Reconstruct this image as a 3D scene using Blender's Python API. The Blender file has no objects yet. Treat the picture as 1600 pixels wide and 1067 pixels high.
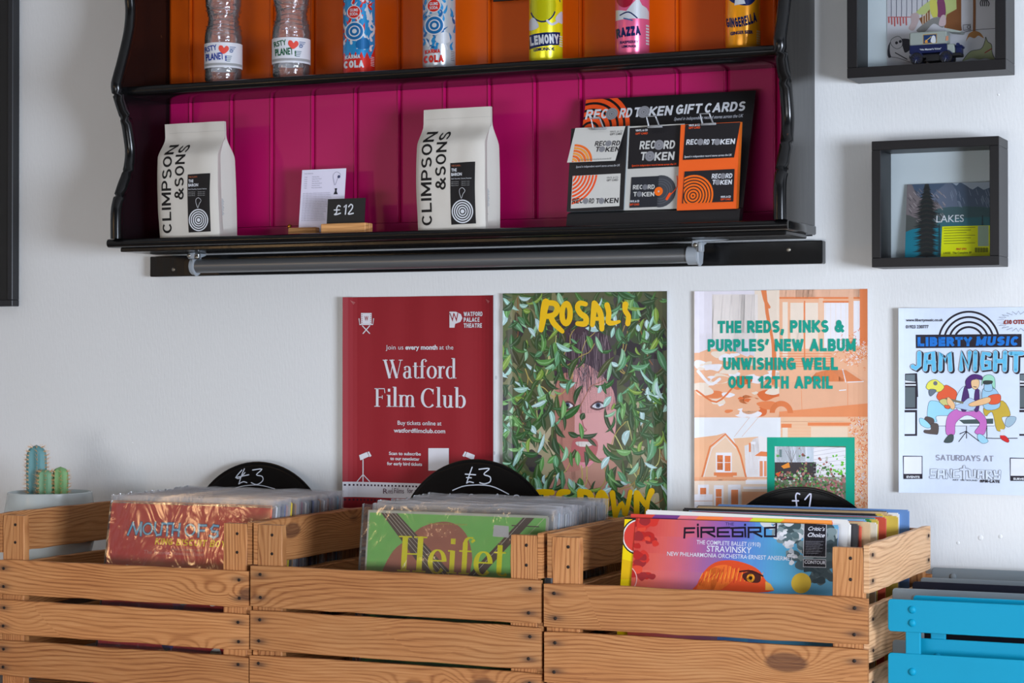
import bpy, bmesh, math, random
from mathutils import Vector, Matrix, noise
random.seed(7)
SC = bpy.context.scene
COL = SC.collection
# ---------------------------------------------------------------- camera
F = 3227.0; YAW = math.radians(24.2); PIT = math.atan(29.5/F); CAMP = Vector((0, -3.31, 1.18))
cd = bpy.data.cameras.new('camera'); cam = bpy.data.objects.new('camera', cd); COL.objects.link(cam)
cam.location = CAMP; cam.rotation_euler = (math.pi/2+PIT, 0, YAW)
cd.sensor_width = 36; cd.lens = F*36/1600; cd.clip_start = .05
SC.camera = cam
cyw, syw, cpt, spt = math.cos(YAW), math.sin(YAW), math.cos(PIT), math.sin(PIT)
def ray(u, v):
    a = (u-800)/F; b = -(v-533.5)/F
    return Vector((a*cyw-syw*cpt+b*syw*spt, a*syw+cyw*cpt-b*cyw*spt, spt+b*cpt))
def PY(u, v, y):
    d = ray(u, v); return CAMP+d*((y-CAMP.y)/d.y)
# ---------------------------------------------------------------- world, lights, exposure
w = bpy.data.worlds.new('world'); SC.world = w; w.use_nodes = True
w.node_tree.nodes['Background'].inputs[0].default_value = (.86, .93, 1.0, 1)
w.node_tree.nodes['Background'].inputs[1].default_value = .04
def area(name, loc, tgt, sx, sy, power, colr):
    l = bpy.data.lights.new(name, 'AREA'); l.shape = 'RECTANGLE'; l.size = sx; l.size_y = sy
    l.energy = power; l.color = colr
    o = bpy.data.objects.new(name, l); COL.objects.link(o); o.location = loc
    o.rotation_euler = (Vector(tgt)-Vector(loc)).to_track_quat('-Z', 'Y').to_euler()
    return o
area('window_daylight', (2.25, -2.7, 1.03), (-1.2, 0, .7), 1.3, .85, 186, (.76, .85, 1.0))
lo = area('low_front_fill', (-1.3, -4.2, .55), (-1.45, 0, .45), 2.4, .7, 7.2, (.95, .97, 1.0)); lo.data.spread = math.radians(60)  # added low fill from the front, lifts the lower wall and shelf items
area('pendant_lamp_light', (-3.5, -2.9, 1.60), (-1.9, -.4, .9), .18, .18, 3.0, (1.0, .62, .30))
area('second_pendant_light', (-2.9, -3.3, 1.70), (-1.4, -.4, .9), .12, .12, 1.6, (1.0, .66, .34))
SC.view_settings.view_transform = 'Standard'; SC.view_settings.look = 'None'
SC.view_settings.gamma = 1; SC.view_settings.exposure = 0.0; SC.view_settings.use_curve_mapping = False
SC.cycles.max_bounces = 8; SC.cycles.transparent_max_bounces = 48
# ---------------------------------------------------------------- helpers
def s2l(c):
    c /= 255.0
    return c/12.92 if c <= .04045 else ((c+.055)/1.055)**2.4
def S(r, g, b, k=1.0):
    return (min(s2l(r)*k, .95), min(s2l(g)*k, .95), min(s2l(b)*k, .95), 1)
def tag(o, label=None, cat=None, group=None, kind=None):
    if label: o['label'] = label
    if cat: o['category'] = cat
    if group: o['group'] = group
    if kind: o['kind'] = kind
    return o
def empty(name, loc, label, cat, group=None):
    o = bpy.data.objects.new(name, None); COL.objects.link(o); o.location = loc; o.empty_display_size = .02
    return tag(o, label, cat, group)
def wloc(p):
    v = Vector((0, 0, 0))
    while p is not None:
        v += p.location; p = p.parent
    return v
def link(name, me, parent=None, loc=(0, 0, 0)):
    o = bpy.data.objects.new(name, me); COL.objects.link(o); o.location = loc
    if parent is not None: o.parent = parent
    return o
def base(m, c, rough=.5, metal=0, spec=.5):
    m.use_nodes = True; b = m.node_tree.nodes['Principled BSDF']
    b.inputs['Base Color'].default_value = c; b.inputs['Roughness'].default_value = rough
    b.inputs['Metallic'].default_value = metal; b.inputs['Specular IOR Level'].default_value = spec
    return b
def addbump(m, b, scale, strength, dist=.001, vec=(1, 1, 1), detail=4, kind='noise'):
    nt = m.node_tree; tc = nt.nodes.new('ShaderNodeTexCoord'); mp = nt.nodes.new('ShaderNodeMapping')
    mp.inputs['Scale'].default_value = vec
    n = nt.nodes.new('ShaderNodeTexNoise'); n.inputs['Scale'].default_value = scale; n.inputs['Detail'].default_value = detail
    bp = nt.nodes.new('ShaderNodeBump'); bp.inputs['Strength'].default_value = strength; bp.inputs['Distance'].default_value = dist
    nt.links.new(tc.outputs['Object'], mp.inputs[0]); nt.links.new(mp.outputs[0], n.inputs['Vector'])
    nt.links.new(n.outputs['Fac'], bp.inputs['Height']); nt.links.new(bp.outputs[0], b.inputs['Normal'])
    return n
MATS = {}
def mat(name, c=None, rough=.5, metal=0, spec=.5, bump=None, vary=0.0):
    """procedural paint / paper / metal: noise-varied colour plus optional relief"""
    if name in MATS: return MATS[name]
    m = bpy.data.materials.new(name); b = base(m, c, rough, metal, spec); nt = m.node_tree
    if bump: addbump(m, b, *bump)
    tc = nt.nodes.new('ShaderNodeTexCoord'); n = nt.nodes.new('ShaderNodeTexNoise'); n.inputs['Scale'].default_value = 9; n.inputs['Detail'].default_value = 5
    mx = nt.nodes.new('ShaderNodeMix'); mx.data_type = 'RGBA'; v = vary or .06
    mx.inputs[6].default_value = (c[0]*(1-v), c[1]*(1-v), c[2]*(1-v), 1); mx.inputs[7].default_value = (min(1, c[0]*(1+v)), min(1, c[1]*(1+v)), min(1, c[2]*(1+v)), 1)
    nt.links.new(tc.outputs['Object'], n.inputs['Vector']); nt.links.new(n.outputs['Fac'], mx.inputs[0]); nt.links.new(mx.outputs[2], b.inputs['Base Color'])
    MATS[name] = m; return m
def clearmat(name, tint, milky, rough=.08, ior=1.45, bump=None, gl=1.0):
    m = bpy.data.materials.new(name); m.use_nodes = True; nt = m.node_tree
    for n in list(nt.nodes):
        if n.type == 'BSDF_PRINCIPLED': nt.nodes.remove(n)
    out = [n for n in nt.nodes if n.type == 'OUTPUT_MATERIAL'][0]
    tr = nt.nodes.new('ShaderNodeBsdfTransparent'); tr.inputs[0].default_value = tint
    df = nt.nodes.new('ShaderNodeBsdfDiffuse'); df.inputs[0].default_value = (.75, .76, .78, 1)
    g = nt.nodes.new('ShaderNodeBsdfGlossy'); g.inputs['Roughness'].default_value = rough
    fr = nt.nodes.new('ShaderNodeFresnel'); fr.inputs[0].default_value = ior
    m1 = nt.nodes.new('ShaderNodeMixShader'); m1.inputs[0].default_value = milky
    m2 = nt.nodes.new('ShaderNodeMixShader')
    mu = nt.nodes.new('ShaderNodeMath'); mu.operation = 'MULTIPLY'; mu.inputs[1].default_value = gl
    nt.links.new(tr.outputs[0], m1.inputs[1]); nt.links.new(df.outputs[0], m1.inputs[2])
    nt.links.new(fr.outputs[0], mu.inputs[0]); nt.links.new(mu.outputs[0], m2.inputs[0])
    nt.links.new(m1.outputs[0], m2.inputs[1]); nt.links.new(g.outputs[0], m2.inputs[2]); nt.links.new(m2.outputs[0], out.inputs[0])
    if bump:
        tc = nt.nodes.new('ShaderNodeTexCoord'); mp = nt.nodes.new('ShaderNodeMapping'); mp.inputs['Scale'].default_value = bump[2]
        n = nt.nodes.new('ShaderNodeTexNoise'); n.inputs['Scale'].default_value = bump[0]; n.inputs['Detail'].default_value = 3; n.inputs['Distortion'].default_value = 1.2
        bp = nt.nodes.new('ShaderNodeBump'); bp.inputs['Strength'].default_value = 1; bp.inputs['Distance'].default_value = bump[1]
        nt.links.new(tc.outputs['Object'], mp.inputs[0]); nt.links.new(mp.outputs[0], n.inputs['Vector']); nt.links.new(n.outputs['Fac'], bp.inputs['Height'])
        nt.links.new(bp.outputs[0], g.inputs['Normal']); nt.links.new(bp.outputs[0], fr.inputs['Normal'])
    MATS[name] = m; return m
def printmat(name, rough=.5, spec=.4, metal=0, bump=None):
    """flat print: the colour comes from the mesh's own print colours"""
    m = bpy.data.materials.new(name); b = base(m, (1, 1, 1, 1), rough, metal, spec); nt = m.node_tree
    a = nt.nodes.new('ShaderNodeVertexColor'); a.layer_name = 'ink'
    n = nt.nodes.new('ShaderNodeTexNoise'); n.inputs['Scale'].default_value = 60
    mx = nt.nodes.new('ShaderNodeMix'); mx.data_type = 'RGBA'; mx.blend_type = 'MULTIPLY'; mx.inputs[0].default_value = .08
    tc = nt.nodes.new('ShaderNodeTexCoord'); nt.links.new(tc.outputs['Object'], n.inputs['Vector'])
    nt.links.new(a.outputs[0], mx.inputs[6]); nt.links.new(n.outputs['Fac'], mx.inputs[7]); nt.links.new(mx.outputs[2], b.inputs['Base Color'])
    if bump: addbump(m, b, *bump)
    MATS[name] = m; return m
class MB:
    def __init__(s): s.bm = bmesh.new()
    def box(s, x0, x1, y0, y1, z0, z1, bev=0, seg=1):
        r = bmesh.ops.create_cube(s.bm, size=1)
        for v in r['verts']:
            v.co = Vector((x0+(v.co.x+.5)*(x1-x0), y0+(v.co.y+.5)*(y1-y0), z0+(v.co.z+.5)*(z1-z0)))
        if bev:
            es = list({e for v in r['verts'] for e in v.link_edges})
            bmesh.ops.bevel(s.bm, geom=es, offset=bev, segments=seg, affect='EDGES', profile=.6)
        return s
    def prism(s, pts, f, a, b, bev=0, seg=1):
        """pts 2D outline, f(p, q, t) -> xyz, extruded between t=a and t=b"""
        n = len(pts)
        va = [s.bm.verts.new(f(p[0], p[1], a)) for p in pts]; vb = [s.bm.verts.new(f(p[0], p[1], b)) for p in pts]
        fa = s.bm.faces.new(va); fb = s.bm.faces.new(list(reversed(vb)))
        for i in range(n): s.bm.faces.new((va[i], vb[i], vb[(i+1) % n], va[(i+1) % n]))
        if bev:
            es = list(fa.edges)+list(fb.edges)
            bmesh.ops.bevel(s.bm, geom=es, offset=bev, segments=seg, affect='EDGES', profile=.5)
        return s
    def tube(s, pts, r, seg=12, cap=True):
        rings = []; pts = [Vector(p) for p in pts]
        for i, p in enumerate(pts):
            d = (pts[min(i+1, len(pts)-1)]-pts[max(i-1, 0)]).normalized()
            a = Vector((0, 0, 1)) if abs(d.z) < .9 else Vector((1, 0, 0)); u = d.cross(a).normalized(); v = d.cross(u)
            rr = r[i] if isinstance(r, (list, tuple)) else r
            rings.append([s.bm.verts.new(p+u*math.cos(2*math.pi*k/seg)*rr+v*math.sin(2*math.pi*k/seg)*rr) for k in range(seg)])
        for a, b in zip(rings, rings[1:]):
            for k in range(seg): s.bm.faces.new((a[k], a[(k+1) % seg], b[(k+1) % seg], b[k]))
        if cap:
            s.bm.faces.new(rings[0]); s.bm.faces.new(rings[-1])
        return s
    def lathe(s, prof, c=(0, 0, 0), seg=32, cap=True):
        rings = [[s.bm.verts.new((c[0]+r*math.cos(2*math.pi*k/seg), c[1]+r*math.sin(2*math.pi*k/seg), c[2]+z)) for k in range(seg)] for r, z in prof]
        for a, b in zip(rings, rings[1:]):
            for k in range(seg): s.bm.faces.new((a[k], a[(k+1) % seg], b[(k+1) % seg], b[k]))
        if cap: s.bm.faces.new(rings[0]); s.bm.faces.new(rings[-1])
        return s
    def dome(s, c, r, h, seg=12, axis=Vector((0, -1, 0))):
        u = axis.orthogonal().normalized(); v = axis.cross(u); c = Vector(c); rings = []
        for i in range(4):
            a = i*math.pi/2/4; rings.append([s.bm.verts.new(c+(u*math.cos(2*math.pi*k/seg)+v*math.sin(2*math.pi*k/seg))*r*math.cos(a)+axis*h*math.sin(a)) for k in range(seg)])
        top = s.bm.verts.new(c+axis*h)
        for a, b in zip(rings, rings[1:]):
            for k in range(seg): s.bm.faces.new((a[k], a[(k+1) % seg], b[(k+1) % seg], b[k]))
        for k in range(seg): s.bm.faces.new((rings[-1][k], rings[-1][(k+1) % seg], top))
        s.bm.faces.new(rings[0]); return s
    def build(s, name, m, parent=None, smooth=0, world=True, loc=None):
        off = wloc(parent) if world else Vector((0, 0, 0))
        if loc is not None: off = off+Vector(loc)
        for v in s.bm.verts: v.co -= off
        bmesh.ops.recalc_face_normals(s.bm, faces=s.bm.faces)
        me = bpy.data.meshes.new(name); s.bm.to_mesh(me); s.bm.free()
        me.materials.append(m)
        if smooth:
            me.polygons.foreach_set('use_smooth', [True]*len(me.polygons))
            if smooth < 3: me.set_sharp_from_angle(angle=smooth)
        return link(name, me, parent, loc or (0, 0, 0))
# ---- flat print artwork ("ink"): layered coloured shapes on a surface
TCACHE = {}
def glyphmesh(t, bold):
    if (t, bold) in TCACHE: return TCACHE[(t, bold)]
    c = bpy.data.curves.new('t', 'FONT'); c.body = t; c.resolution_u = 3; c.offset = bold
    o = bpy.data.objects.new('t', c); m = o.to_mesh()
    vs = [(v.co.x, v.co.y) for v in m.vertices]; fs = [tuple(p.vertices) for p in m.polygons]
    o.to_mesh_clear(); bpy.data.objects.remove(o); bpy.data.curves.remove(c)
    xs = [v[0] for v in vs] or [0]
    TCACHE[(t, bold)] = (vs, fs, min(xs), max(xs)); return TCACHE[(t, bold)]
def catmull(p, n=5, closed=False):
    out = []; N = len(p)
    for i in range(N if closed else N-1):
        if closed: a, b, c, d = p[(i-1) % N], p[i], p[(i+1) % N], p[(i+2) % N]
        else: a, b, c, d = p[max(i-1, 0)], p[i], p[i+1], p[min(i+2, N-1)]
        for k in range(n):
            t = k/n
            out.append(tuple(.5*(2*b[j]+(c[j]-a[j])*t+(2*a[j]-5*b[j]+4*c[j]-d[j])*t*t+(-a[j]+3*b[j]-3*c[j]+d[j])*t*t*t) for j in range(len(b))))
    if not closed: out.append(tuple(p[-1]))
    return out
def clip_half(poly, ax, val, keep_ge):
    out = []; n = len(poly)
    for i in range(n):
        a, b = poly[i], poly[(i+1) % n]
        ia = (a[ax] >= val) == keep_ge or a[ax] == val; ib = (b[ax] >= val) == keep_ge or b[ax] == val
        if ia: out.append(a)
        if ia != ib:
            t = (val-a[ax])/(b[ax]-a[ax]); out.append((a[0]+(b[0]-a[0])*t, a[1]+(b[1]-a[1])*t))
    return out
SER = {}
_S = (0, 0, 0, 1)
SAN = {'A': (.60, [(0, 0, .5, 1), (.5, 1, 1, 0), (.2, .28, .8, .28)]), 'B': (.50, [_S, (0, 1, .55, 1), (0, .52, .6, .52), (0, 0, .6, 0), (.55, .76, .4, .24, -90, 90), (.6, .26, .4, .26, -90, 90)]),
 'C': (.52, [(.5, .5, .5, .5, 42, 318)]), 'D': (.52, [_S, (0, 1, .4, 1), (0, 0, .4, 0), (.4, .5, .6, .5, -90, 90)]), 'E': (.42, [_S, (0, 1, 1, 1), (0, .5, .9, .5), (0, 0, 1, 0)]), 'F': (.40, [_S, (0, 1, 1, 1), (0, .5, .9, .5)]),
 'G': (.54, [(.5, .5, .5, .5, 42, 335), (.6, .46, 1, .46), (1, .46, 1, .1)]), 'H': (.50, [_S, (1, 0, 1, 1), (0, .5, 1, .5)]), 'I': (.02, [(.5, 0, .5, 1)]), 'J': (.36, [(1, 1, 1, .28), (.5, .28, .5, .28, 180, 360)]),
 'K': (.52, [_S, (0, .36, 1, 1), (.3, .52, 1, 0)]), 'L': (.40, [_S, (0, 0, 1, 0)]), 'M': (.66, [_S, (1, 0, 1, 1), (0, 1, .5, .15), (.5, .15, 1, 1)]), 'N': (.52, [_S, (1, 0, 1, 1), (0, 1, 1, 0)]),
 'O': (.54, [(.5, .5, .5, .5, 0, 360)]), 'P': (.48, [_S, (0, 1, .55, 1), (0, .46, .55, .46), (.55, .73, .45, .27, -90, 90)]), 'R': (.50, [_S, (0, 1, .55, 1), (0, .46, .55, .46), (.55, .73, .43, .27, -90, 90), (.5, .46, 1, 0)]),
 'S': (.48, [(.5, .75, .46, .25, 25, 270), (.5, .25, .48, .25, 90, -155)]), 'T': (.50, [(.5, 0, .5, 1), (0, 1, 1, 1)]), 'U': (.50, [(0, 1, 0, .3), (1, 1, 1, .3), (.5, .3, .5, .3, 180, 360)]), 'V': (.56, [(0, 1, .5, 0), (.5, 0, 1, 1)]),
 'W': (.84, [(0, 1, .25, 0), (.25, 0, .5, .9), (.5, .9, .75, 0), (.75, 0, 1, 1)]), 'Y': (.54, [(0, 1, .5, .45), (1, 1, .5, .45), (.5, 0, .5, .45)]), 'Z': (.48, [(0, 1, 1, 1), (0, 0, 1, 0), (0, 0, 1, 1)]),
 '1': (.24, [(1, 0, 1, 1), (1, 1, 0, .76)]), '2': (.46, [(.5, .72, .48, .28, 170, -35), (.9, .55, 0, 0), (0, 0, 1, 0)]), '8': (.48, [(.5, .75, .44, .25, 0, 360), (.5, .26, .5, .26, 0, 360)]), '-': (.2, [(0, .42, 1, .42)]),
 '&': (.62, [(.42, .78, .24, .22, 0, 360), (.36, .27, .36, .27, 75, 335), (.26, .62, 1, 0), (.66, .16, .95, .45)]), ',': (.06, [(.7, 0, -.4, -.26), (.7, 0, .7, .06)]), '\u2019': (.06, [(.9, 1, -.6, .70)]), ' ': (.12, [])}
class Art:
    """O top-left corner (world), ex right, ed down, n outward; units are millimetres on the surface"""
    def __init__(s, O=(0, 0, 0), ex=(1, 0, 0), ed=(0, 0, -1), fmap=None, clip=None, step=1.2e-5):
        s.O = Vector(O); s.ex = Vector(ex).normalized(); s.ed = Vector(ed).normalized(); s.n = s.ed.cross(s.ex).normalized()
        if s.n.y > 0: s.n = -s.n
        s.fmap = fmap; s.clip = clip; s.items = []; s.k = 0; s.step = step; s.off = (0, 0)
    def px(s, u, v):
        d = ray(u, v); t = (s.O-CAMP).dot(s.n)/d.dot(s.n); q = CAMP+d*t-s.O
        return (q.dot(s.ex)*1000, q.dot(s.ed)*1000)
    def P(s, pts): return [s.px(*p) for p in pts]
    def _add(s, poly, col):
        if s.clip:
            x0, y0, x1, y1 = s.clip
            for ax, val, ge in ((0, x0, True), (0, x1, False), (1, y0, True), (1, y1, False)):
                poly = clip_half(poly, ax, val, ge)
                if len(poly) < 3: return
        s.items.append((poly, col, s.k))
    def poly(s, pts, col, smooth=False, n=4):
        s.k += 1
        if smooth: pts = [(a, b) for a, b in catmull(pts, n, True)]
        s._add(list(pts), col)
    def rect(s, x0, y0, x1, y1, col): s.poly([(x0, y0), (x1, y0), (x1, y1), (x0, y1)], col)
    def disc(s, cx, cy, r, col, ry=None, seg=28, a0=0, a1=360):
        ry = ry or r; p = [(cx+r*math.cos(math.radians(a0+(a1-a0)*i/seg)), cy-ry*math.sin(math.radians(a0+(a1-a0)*i/seg))) for i in range(seg if a1-a0 == 360 else seg+1)]
        s.poly(p, col)
    def ring(s, cx, cy, r0, r1, col, a0=0, a1=360, seg=36, ky=1.0):
        s.k += 1
        for i in range(seg):
            a, b = math.radians(a0+(a1-a0)*i/seg), math.radians(a0+(a1-a0)*(i+1)/seg)
            s._add([(cx+r0*math.cos(a), cy-ky*r0*math.sin(a)), (cx+r1*math.cos(a), cy-ky*r1*math.sin(a)), (cx+r1*math.cos(b), cy-ky*r1*math.sin(b)), (cx+r0*math.cos(b), cy-ky*r0*math.sin(b))], col)
    def stroke(s, pts, w, col, smooth=True, closed=False, cap=True, n=4, bump=True):
        if bump: s.k += 1
        p = [(q[0], q[1], (q[2] if len(q) > 2 else w)) for q in pts]
        if smooth and len(p) > 2: p = catmull(p, n, closed)
        if closed: p.append(p[0])
        L, R = [], []
        for i in range(len(p)):
            a = p[i-1] if i else (p[-2] if closed else p[0]); b = p[i+1] if i < len(p)-1 else (p[1] if closed else p[-1])
            dx, dy = b[0]-a[0], b[1]-a[1]; l = math.hypot(dx, dy) or 1e-9; hw = p[i][2]/2
            L.append((p[i][0]-dy/l*hw, p[i][1]+dx/l*hw)); R.append((p[i][0]+dy/l*hw, p[i][1]-dx/l*hw))
        for i in range(len(p)-1): s._add([L[i], L[i+1], R[i+1], R[i]], col)
        if cap and not closed:
            for q in (p[0], p[-1]):
                if q[2] > 0: s._add([(q[0]+q[2]/2*math.cos(t*math.pi/4), q[1]+q[2]/2*math.sin(t*math.pi/4)) for t in range(8)], col)
    def text(s, t, x, y, h, col, width=None, bold=0.0, shear=0.0, align='l', rot=0, curve=None):
        """baseline origin x,y; h = capital height; rot degrees counter-clockwise"""
        vs, fs, a, b = glyphmesh(t, bold); s.k += 1
        k = h/.70; kx = k if width is None else width/max(b-a, 1e-6); W = (b-a)*kx
        ox = {'l': 0, 'c': -W/2, 'r': -W}[align]; cr, sr = math.cos(math.radians(rot)), math.sin(math.radians(rot)); q = []
        for vx, vy in vs:
            X = (vx-a)*kx+ox+vy*k*shear; Y = -vy*k
            if curve: Y += curve((vx-a)/(b-a))
            q.append((x+X*cr+Y*sr, y-X*sr+Y*cr))
        for f in fs: s._add([q[i] for i in f], col)
    def T(s, t, u0, u1, v, h, col, bold=0.0, shear=0.0, **kw):
        """text fitted between pixel columns u0..u1, baseline v at its middle, capital height h (pixels)"""
        a, b = s.px(u0, v), s.px(u1, v); c = s.px((u0+u1)/2, v); c2 = s.px((u0+u1)/2, v-h)
        s.text(t, c[0], c[1], abs(c[1]-c2[1]), col, width=b[0]-a[0], bold=bold, shear=shear, align='c', **kw)
    def sans(s, t, x, y, h, col, width, wt=.2, shear=0.0, align='c', rot=0, curve=None):
        """block capitals drawn as strokes of weight wt (share of the height)"""
        gap = .11+wt; adv = [SAN[g][0] for g in t]; tot = sum(adv)+gap*len(t)-.11; kx = width/(tot*h); X0 = {'l': 0, 'c': -width/2, 'r': -width}[align]
        cr, sr = math.cos(math.radians(rot)), math.sin(math.radians(rot)); s.k += 1; pen = 0
        def put(q):
            for val, ge in ((0 if g != ',' else -.24, True), (1, False)):
                q = clip_half(q, 1, val, ge)
                if len(q) < 3: return
            o = []
            for a, b in q:
                Xx = X0+a*h*kx+b*h*shear; Y = -b*h+(curve(a/tot) if curve else 0); o.append((x+Xx*cr+Y*sr, y-Xx*sr+Y*cr))
            s._add(o, col)
        hw = wt/2
        for g, a_ in zip(t, adv):
            M = lambda p: (pen+hw+p[0]*a_, hw+p[1]*(1-wt))
            for st in SAN[g][1]:
                if len(st) == 6:
                    cx, cy, rx, ry, a0, a1 = st; n = 16; ring = []
                    for i in range(n+1):
                        t_ = math.radians(a0+(a1-a0)*i/n); c0, s0 = math.cos(t_), math.sin(t_); m = M((cx, cy)); RX, RY = rx*a_, ry*(1-wt)
                        ring.append(((m[0]+(RX-hw)*c0, m[1]+(RY-hw)*s0), (m[0]+(RX+hw)*c0, m[1]+(RY+hw)*s0)))
                    for p, q in zip(ring, ring[1:]): put([p[0], p[1], q[1], q[0]])
                else:
                    p, q = M(st[0:2]), M(st[2:4]); dx, dy = q[0]-p[0], q[1]-p[1]; l = math.hypot(dx, dy) or 1e-6; dx, dy = dx/l*hw, dy/l*hw
                    put([(p[0]-dx-dy, p[1]-dy+dx), (p[0]-dx+dy, p[1]-dy-dx), (q[0]+dx+dy, q[1]+dy-dx), (q[0]+dx-dy, q[1]+dy+dx)])
            pen += a_+gap
    def TS(s, t, u0, u1, v, h, col, wt=.2, shear=0.0, **kw):
        a, b = s.px(u0, v), s.px(u1, v); c = s.px((u0+u1)/2, v); c2 = s.px((u0+u1)/2, v-h)
        s.sans(t, c[0], c[1], abs(c[1]-c2[1]), col, b[0]-a[0], wt, shear, **kw)
    def serif(s, t, u0, u1, v, h, col):
        a, b = s.px(u0, v), s.px(u1, v); c = s.px((u0+u1)/2, v); c2 = s.px((u0+u1)/2, v-h); H = abs(c[1]-c2[1]); W = b[0]-a[0]
        tot = sum(SER[g][0] for g in t); kx = W/tot; x = c[0]-W/2; s.k += 1
        for g in t:
            adv, st = SER[g]
            for q in st:
                s.stroke([(x+p[0]*kx, c[1]-p[1]*H, p[2]*kx*(1 if len(p) < 4 else 1)) for p in q], 1, col, smooth=False, cap=False, bump=False)
            x += adv*kx
    def build(s, name, m, parent=None, lift=2e-4, strips=None, disp=None, ystrips=None, span=7e-4):
        off = wloc(parent); V, Fc, C = [], [], []
        step = min(s.step, span/max(len(s.items), 1))
        for k, (poly, col, _k) in enumerate(s.items):
            parts = [poly]
            for ax, st in ((0, strips), (1, ystrips)):
                if not st: continue
                nxt = []
                for rest in parts:
                    xs = [p[ax] for p in rest]; lo, hi = math.floor(min(xs)/st), math.ceil(max(xs)/st)
                    for i in range(lo+1, hi):
                        a = clip_half(rest, ax, i*st, False); rest = clip_half(rest, ax, i*st, True)
                        if len(a) > 2: nxt.append(a)
                        if len(rest) < 3: break
                    if len(rest) > 2: nxt.append(rest)
                parts = nxt
            for q in parts:
                d = lift+k*step; i0 = len(V)
                for x, y in q:
                    if s.fmap: V.append(Vector(s.fmap(x, y, d))-off)
                    else: V.append(s.O+s.ex*(x/1000)+s.ed*(y/1000)+s.n*(d+(disp(x, y) if disp else 0))-off)
                Fc.append(tuple(range(i0, len(V)))); C.append(col)
        me = bpy.data.meshes.new(name); me.from_pydata(V, [], Fc)
        ca = me.color_attributes.new('ink', 'FLOAT_COLOR', 'CORNER'); buf = []
        for f, c in zip(Fc, C): buf += list(c)*len(f)
        ca.data.foreach_set('color', buf); me.materials.append(m)
        return link(name, me, parent)
# ---- serif glyphs (x, y, stroke width)
def _ov(cx, cy, rx, ry, a0=0, a1=360, tk=.15, th=.035, n=22):
    o = []
    for i in range(n+1):
        a = math.radians(a0+(a1-a0)*i/n); o.append((cx+rx*math.cos(a), cy+ry*math.sin(a), th+(tk-th)*abs(math.cos(a))**1.3))
    return o
_t, _h = .15, .04
def _s(x, y, w=.3): return [(x-w/2, y, _h), (x+w/2, y, _h)]
def _v(x, y0, y1, w=_t): return [(x, y0, w), (x, y1, w)]
SER.update({
 'W': (1.2, [[(.12, 1, _t), (.42, 0, _t)], [(.42, 0, _h), (.62, .9, _h)], [(.52, 1, _t), (.84, 0, _t)], [(.84, 0, _h), (1.08, 1, _h)], _s(.14, .98, .3), _s(.55, .98, .3), _s(1.07, .98, .24)]),
 'a': (.58, [_ov(.25, .18, .16, .18, 60, 330), _v(.42, .06, .5), _ov(.26, .48, .16, .16, 0, 160, .14), [(.14, .5, .12), (.14, .44, .10)], [(.26, .36, _h), (.42, .38, _h)], [(.42, .04, .06), (.57, .04, _h)]]),
 't': (.42, [_v(.2, .08, .85), [(.03, .64, _h), (.38, .64, _h)], _ov(.31, .12, .13, .11, 180, 330, .1)]),
 'f': (.46, [_v(.2, 0, .88), [(.03, .64, _h), (.4, .64, _h)], _s(.2, .02, .32), _ov(.35, .86, .15, .16, 60, 180, .12), [(.41, .96, .12), (.45, .9, .12)]]),
 'o': (.64, [_ov(.32, .33, .23, .32)]),
 'r': (.5, [_v(.17, 0, .64), _s(.17, .02, .32), _s(.11, .63, .16), _ov(.36, .46, .15, .18, 70, 170, .1), [(.38, .6, .13), (.45, .56, .13)]]),
 'd': (.68, [_ov(.29, .32, .2, .32, 60, 300), _v(.5, 0, 1.08), _s(.44, 1.07, .16), _s(.56, .02, .2)]),
 'b': (.68, [_ov(.38, .32, .2, .32, -120, 120), _v(.17, 0, 1.08), _s(.11, 1.07, .16)]),
 'F': (.74, [_v(.22, 0, 1), [(.06, .98, _h), (.66, .98, _h)], [(.64, .98, _h), (.67, .74, _h)], [(.22, .52, _h), (.52, .52, _h)], [(.52, .62, _h), (.52, .42, _h)], _s(.22, .02, .34)]),
 'i': (.34, [_v(.17, 0, .64), _s(.17, .02, .3), _s(.11, .63, .15), [(.1, .9, .15), (.24, .9, .15)]]),
 'l': (.34, [_v(.17, 0, 1.08), _s(.17, .02, .3), _s(.11, 1.07, .15)]),
 'm': (1.02, [_v(.17, 0, .64), _v(.51, 0, .5), _v(.85, 0, .5), _s(.17, .02, .28), _s(.51, .02, .26), _s(.85, .02, .28), _s(.11, .63, .15), _ov(.35, .48, .16, .15, 0, 160, .12), _ov(.69, .48, .16, .15, 0, 160, .12)]),
 ' ': (.3, []),
 'C': (.86, [_ov(.46, .5, .36, .5, 45, 315, .17), [(.72, .98, _h), (.72, .7, _h)]]),
 'u': (.7, [_v(.18, .14, .64), _v(.52, 0, .64), _ov(.33, .16, .15, .16, 180, 340, .12), _s(.12, .63, .15), _s(.46, .63, .15), _s(.59, .02, .15)]),
 'e': (.58, [_ov(.3, .32, .21, .32, 0, 320), [(.1, .34, _h), (.51, .34, _h)]]),
 'H': (.95, [_v(.24, 0, 1, .17), _v(.71, 0, 1, .17), [(.24, .5, _h), (.71, .5, _h)], _s(.24, .02, .4), _s(.71, .02, .4), _s(.24, .98, .4), _s(.71, .98, .4)]),
})
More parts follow.
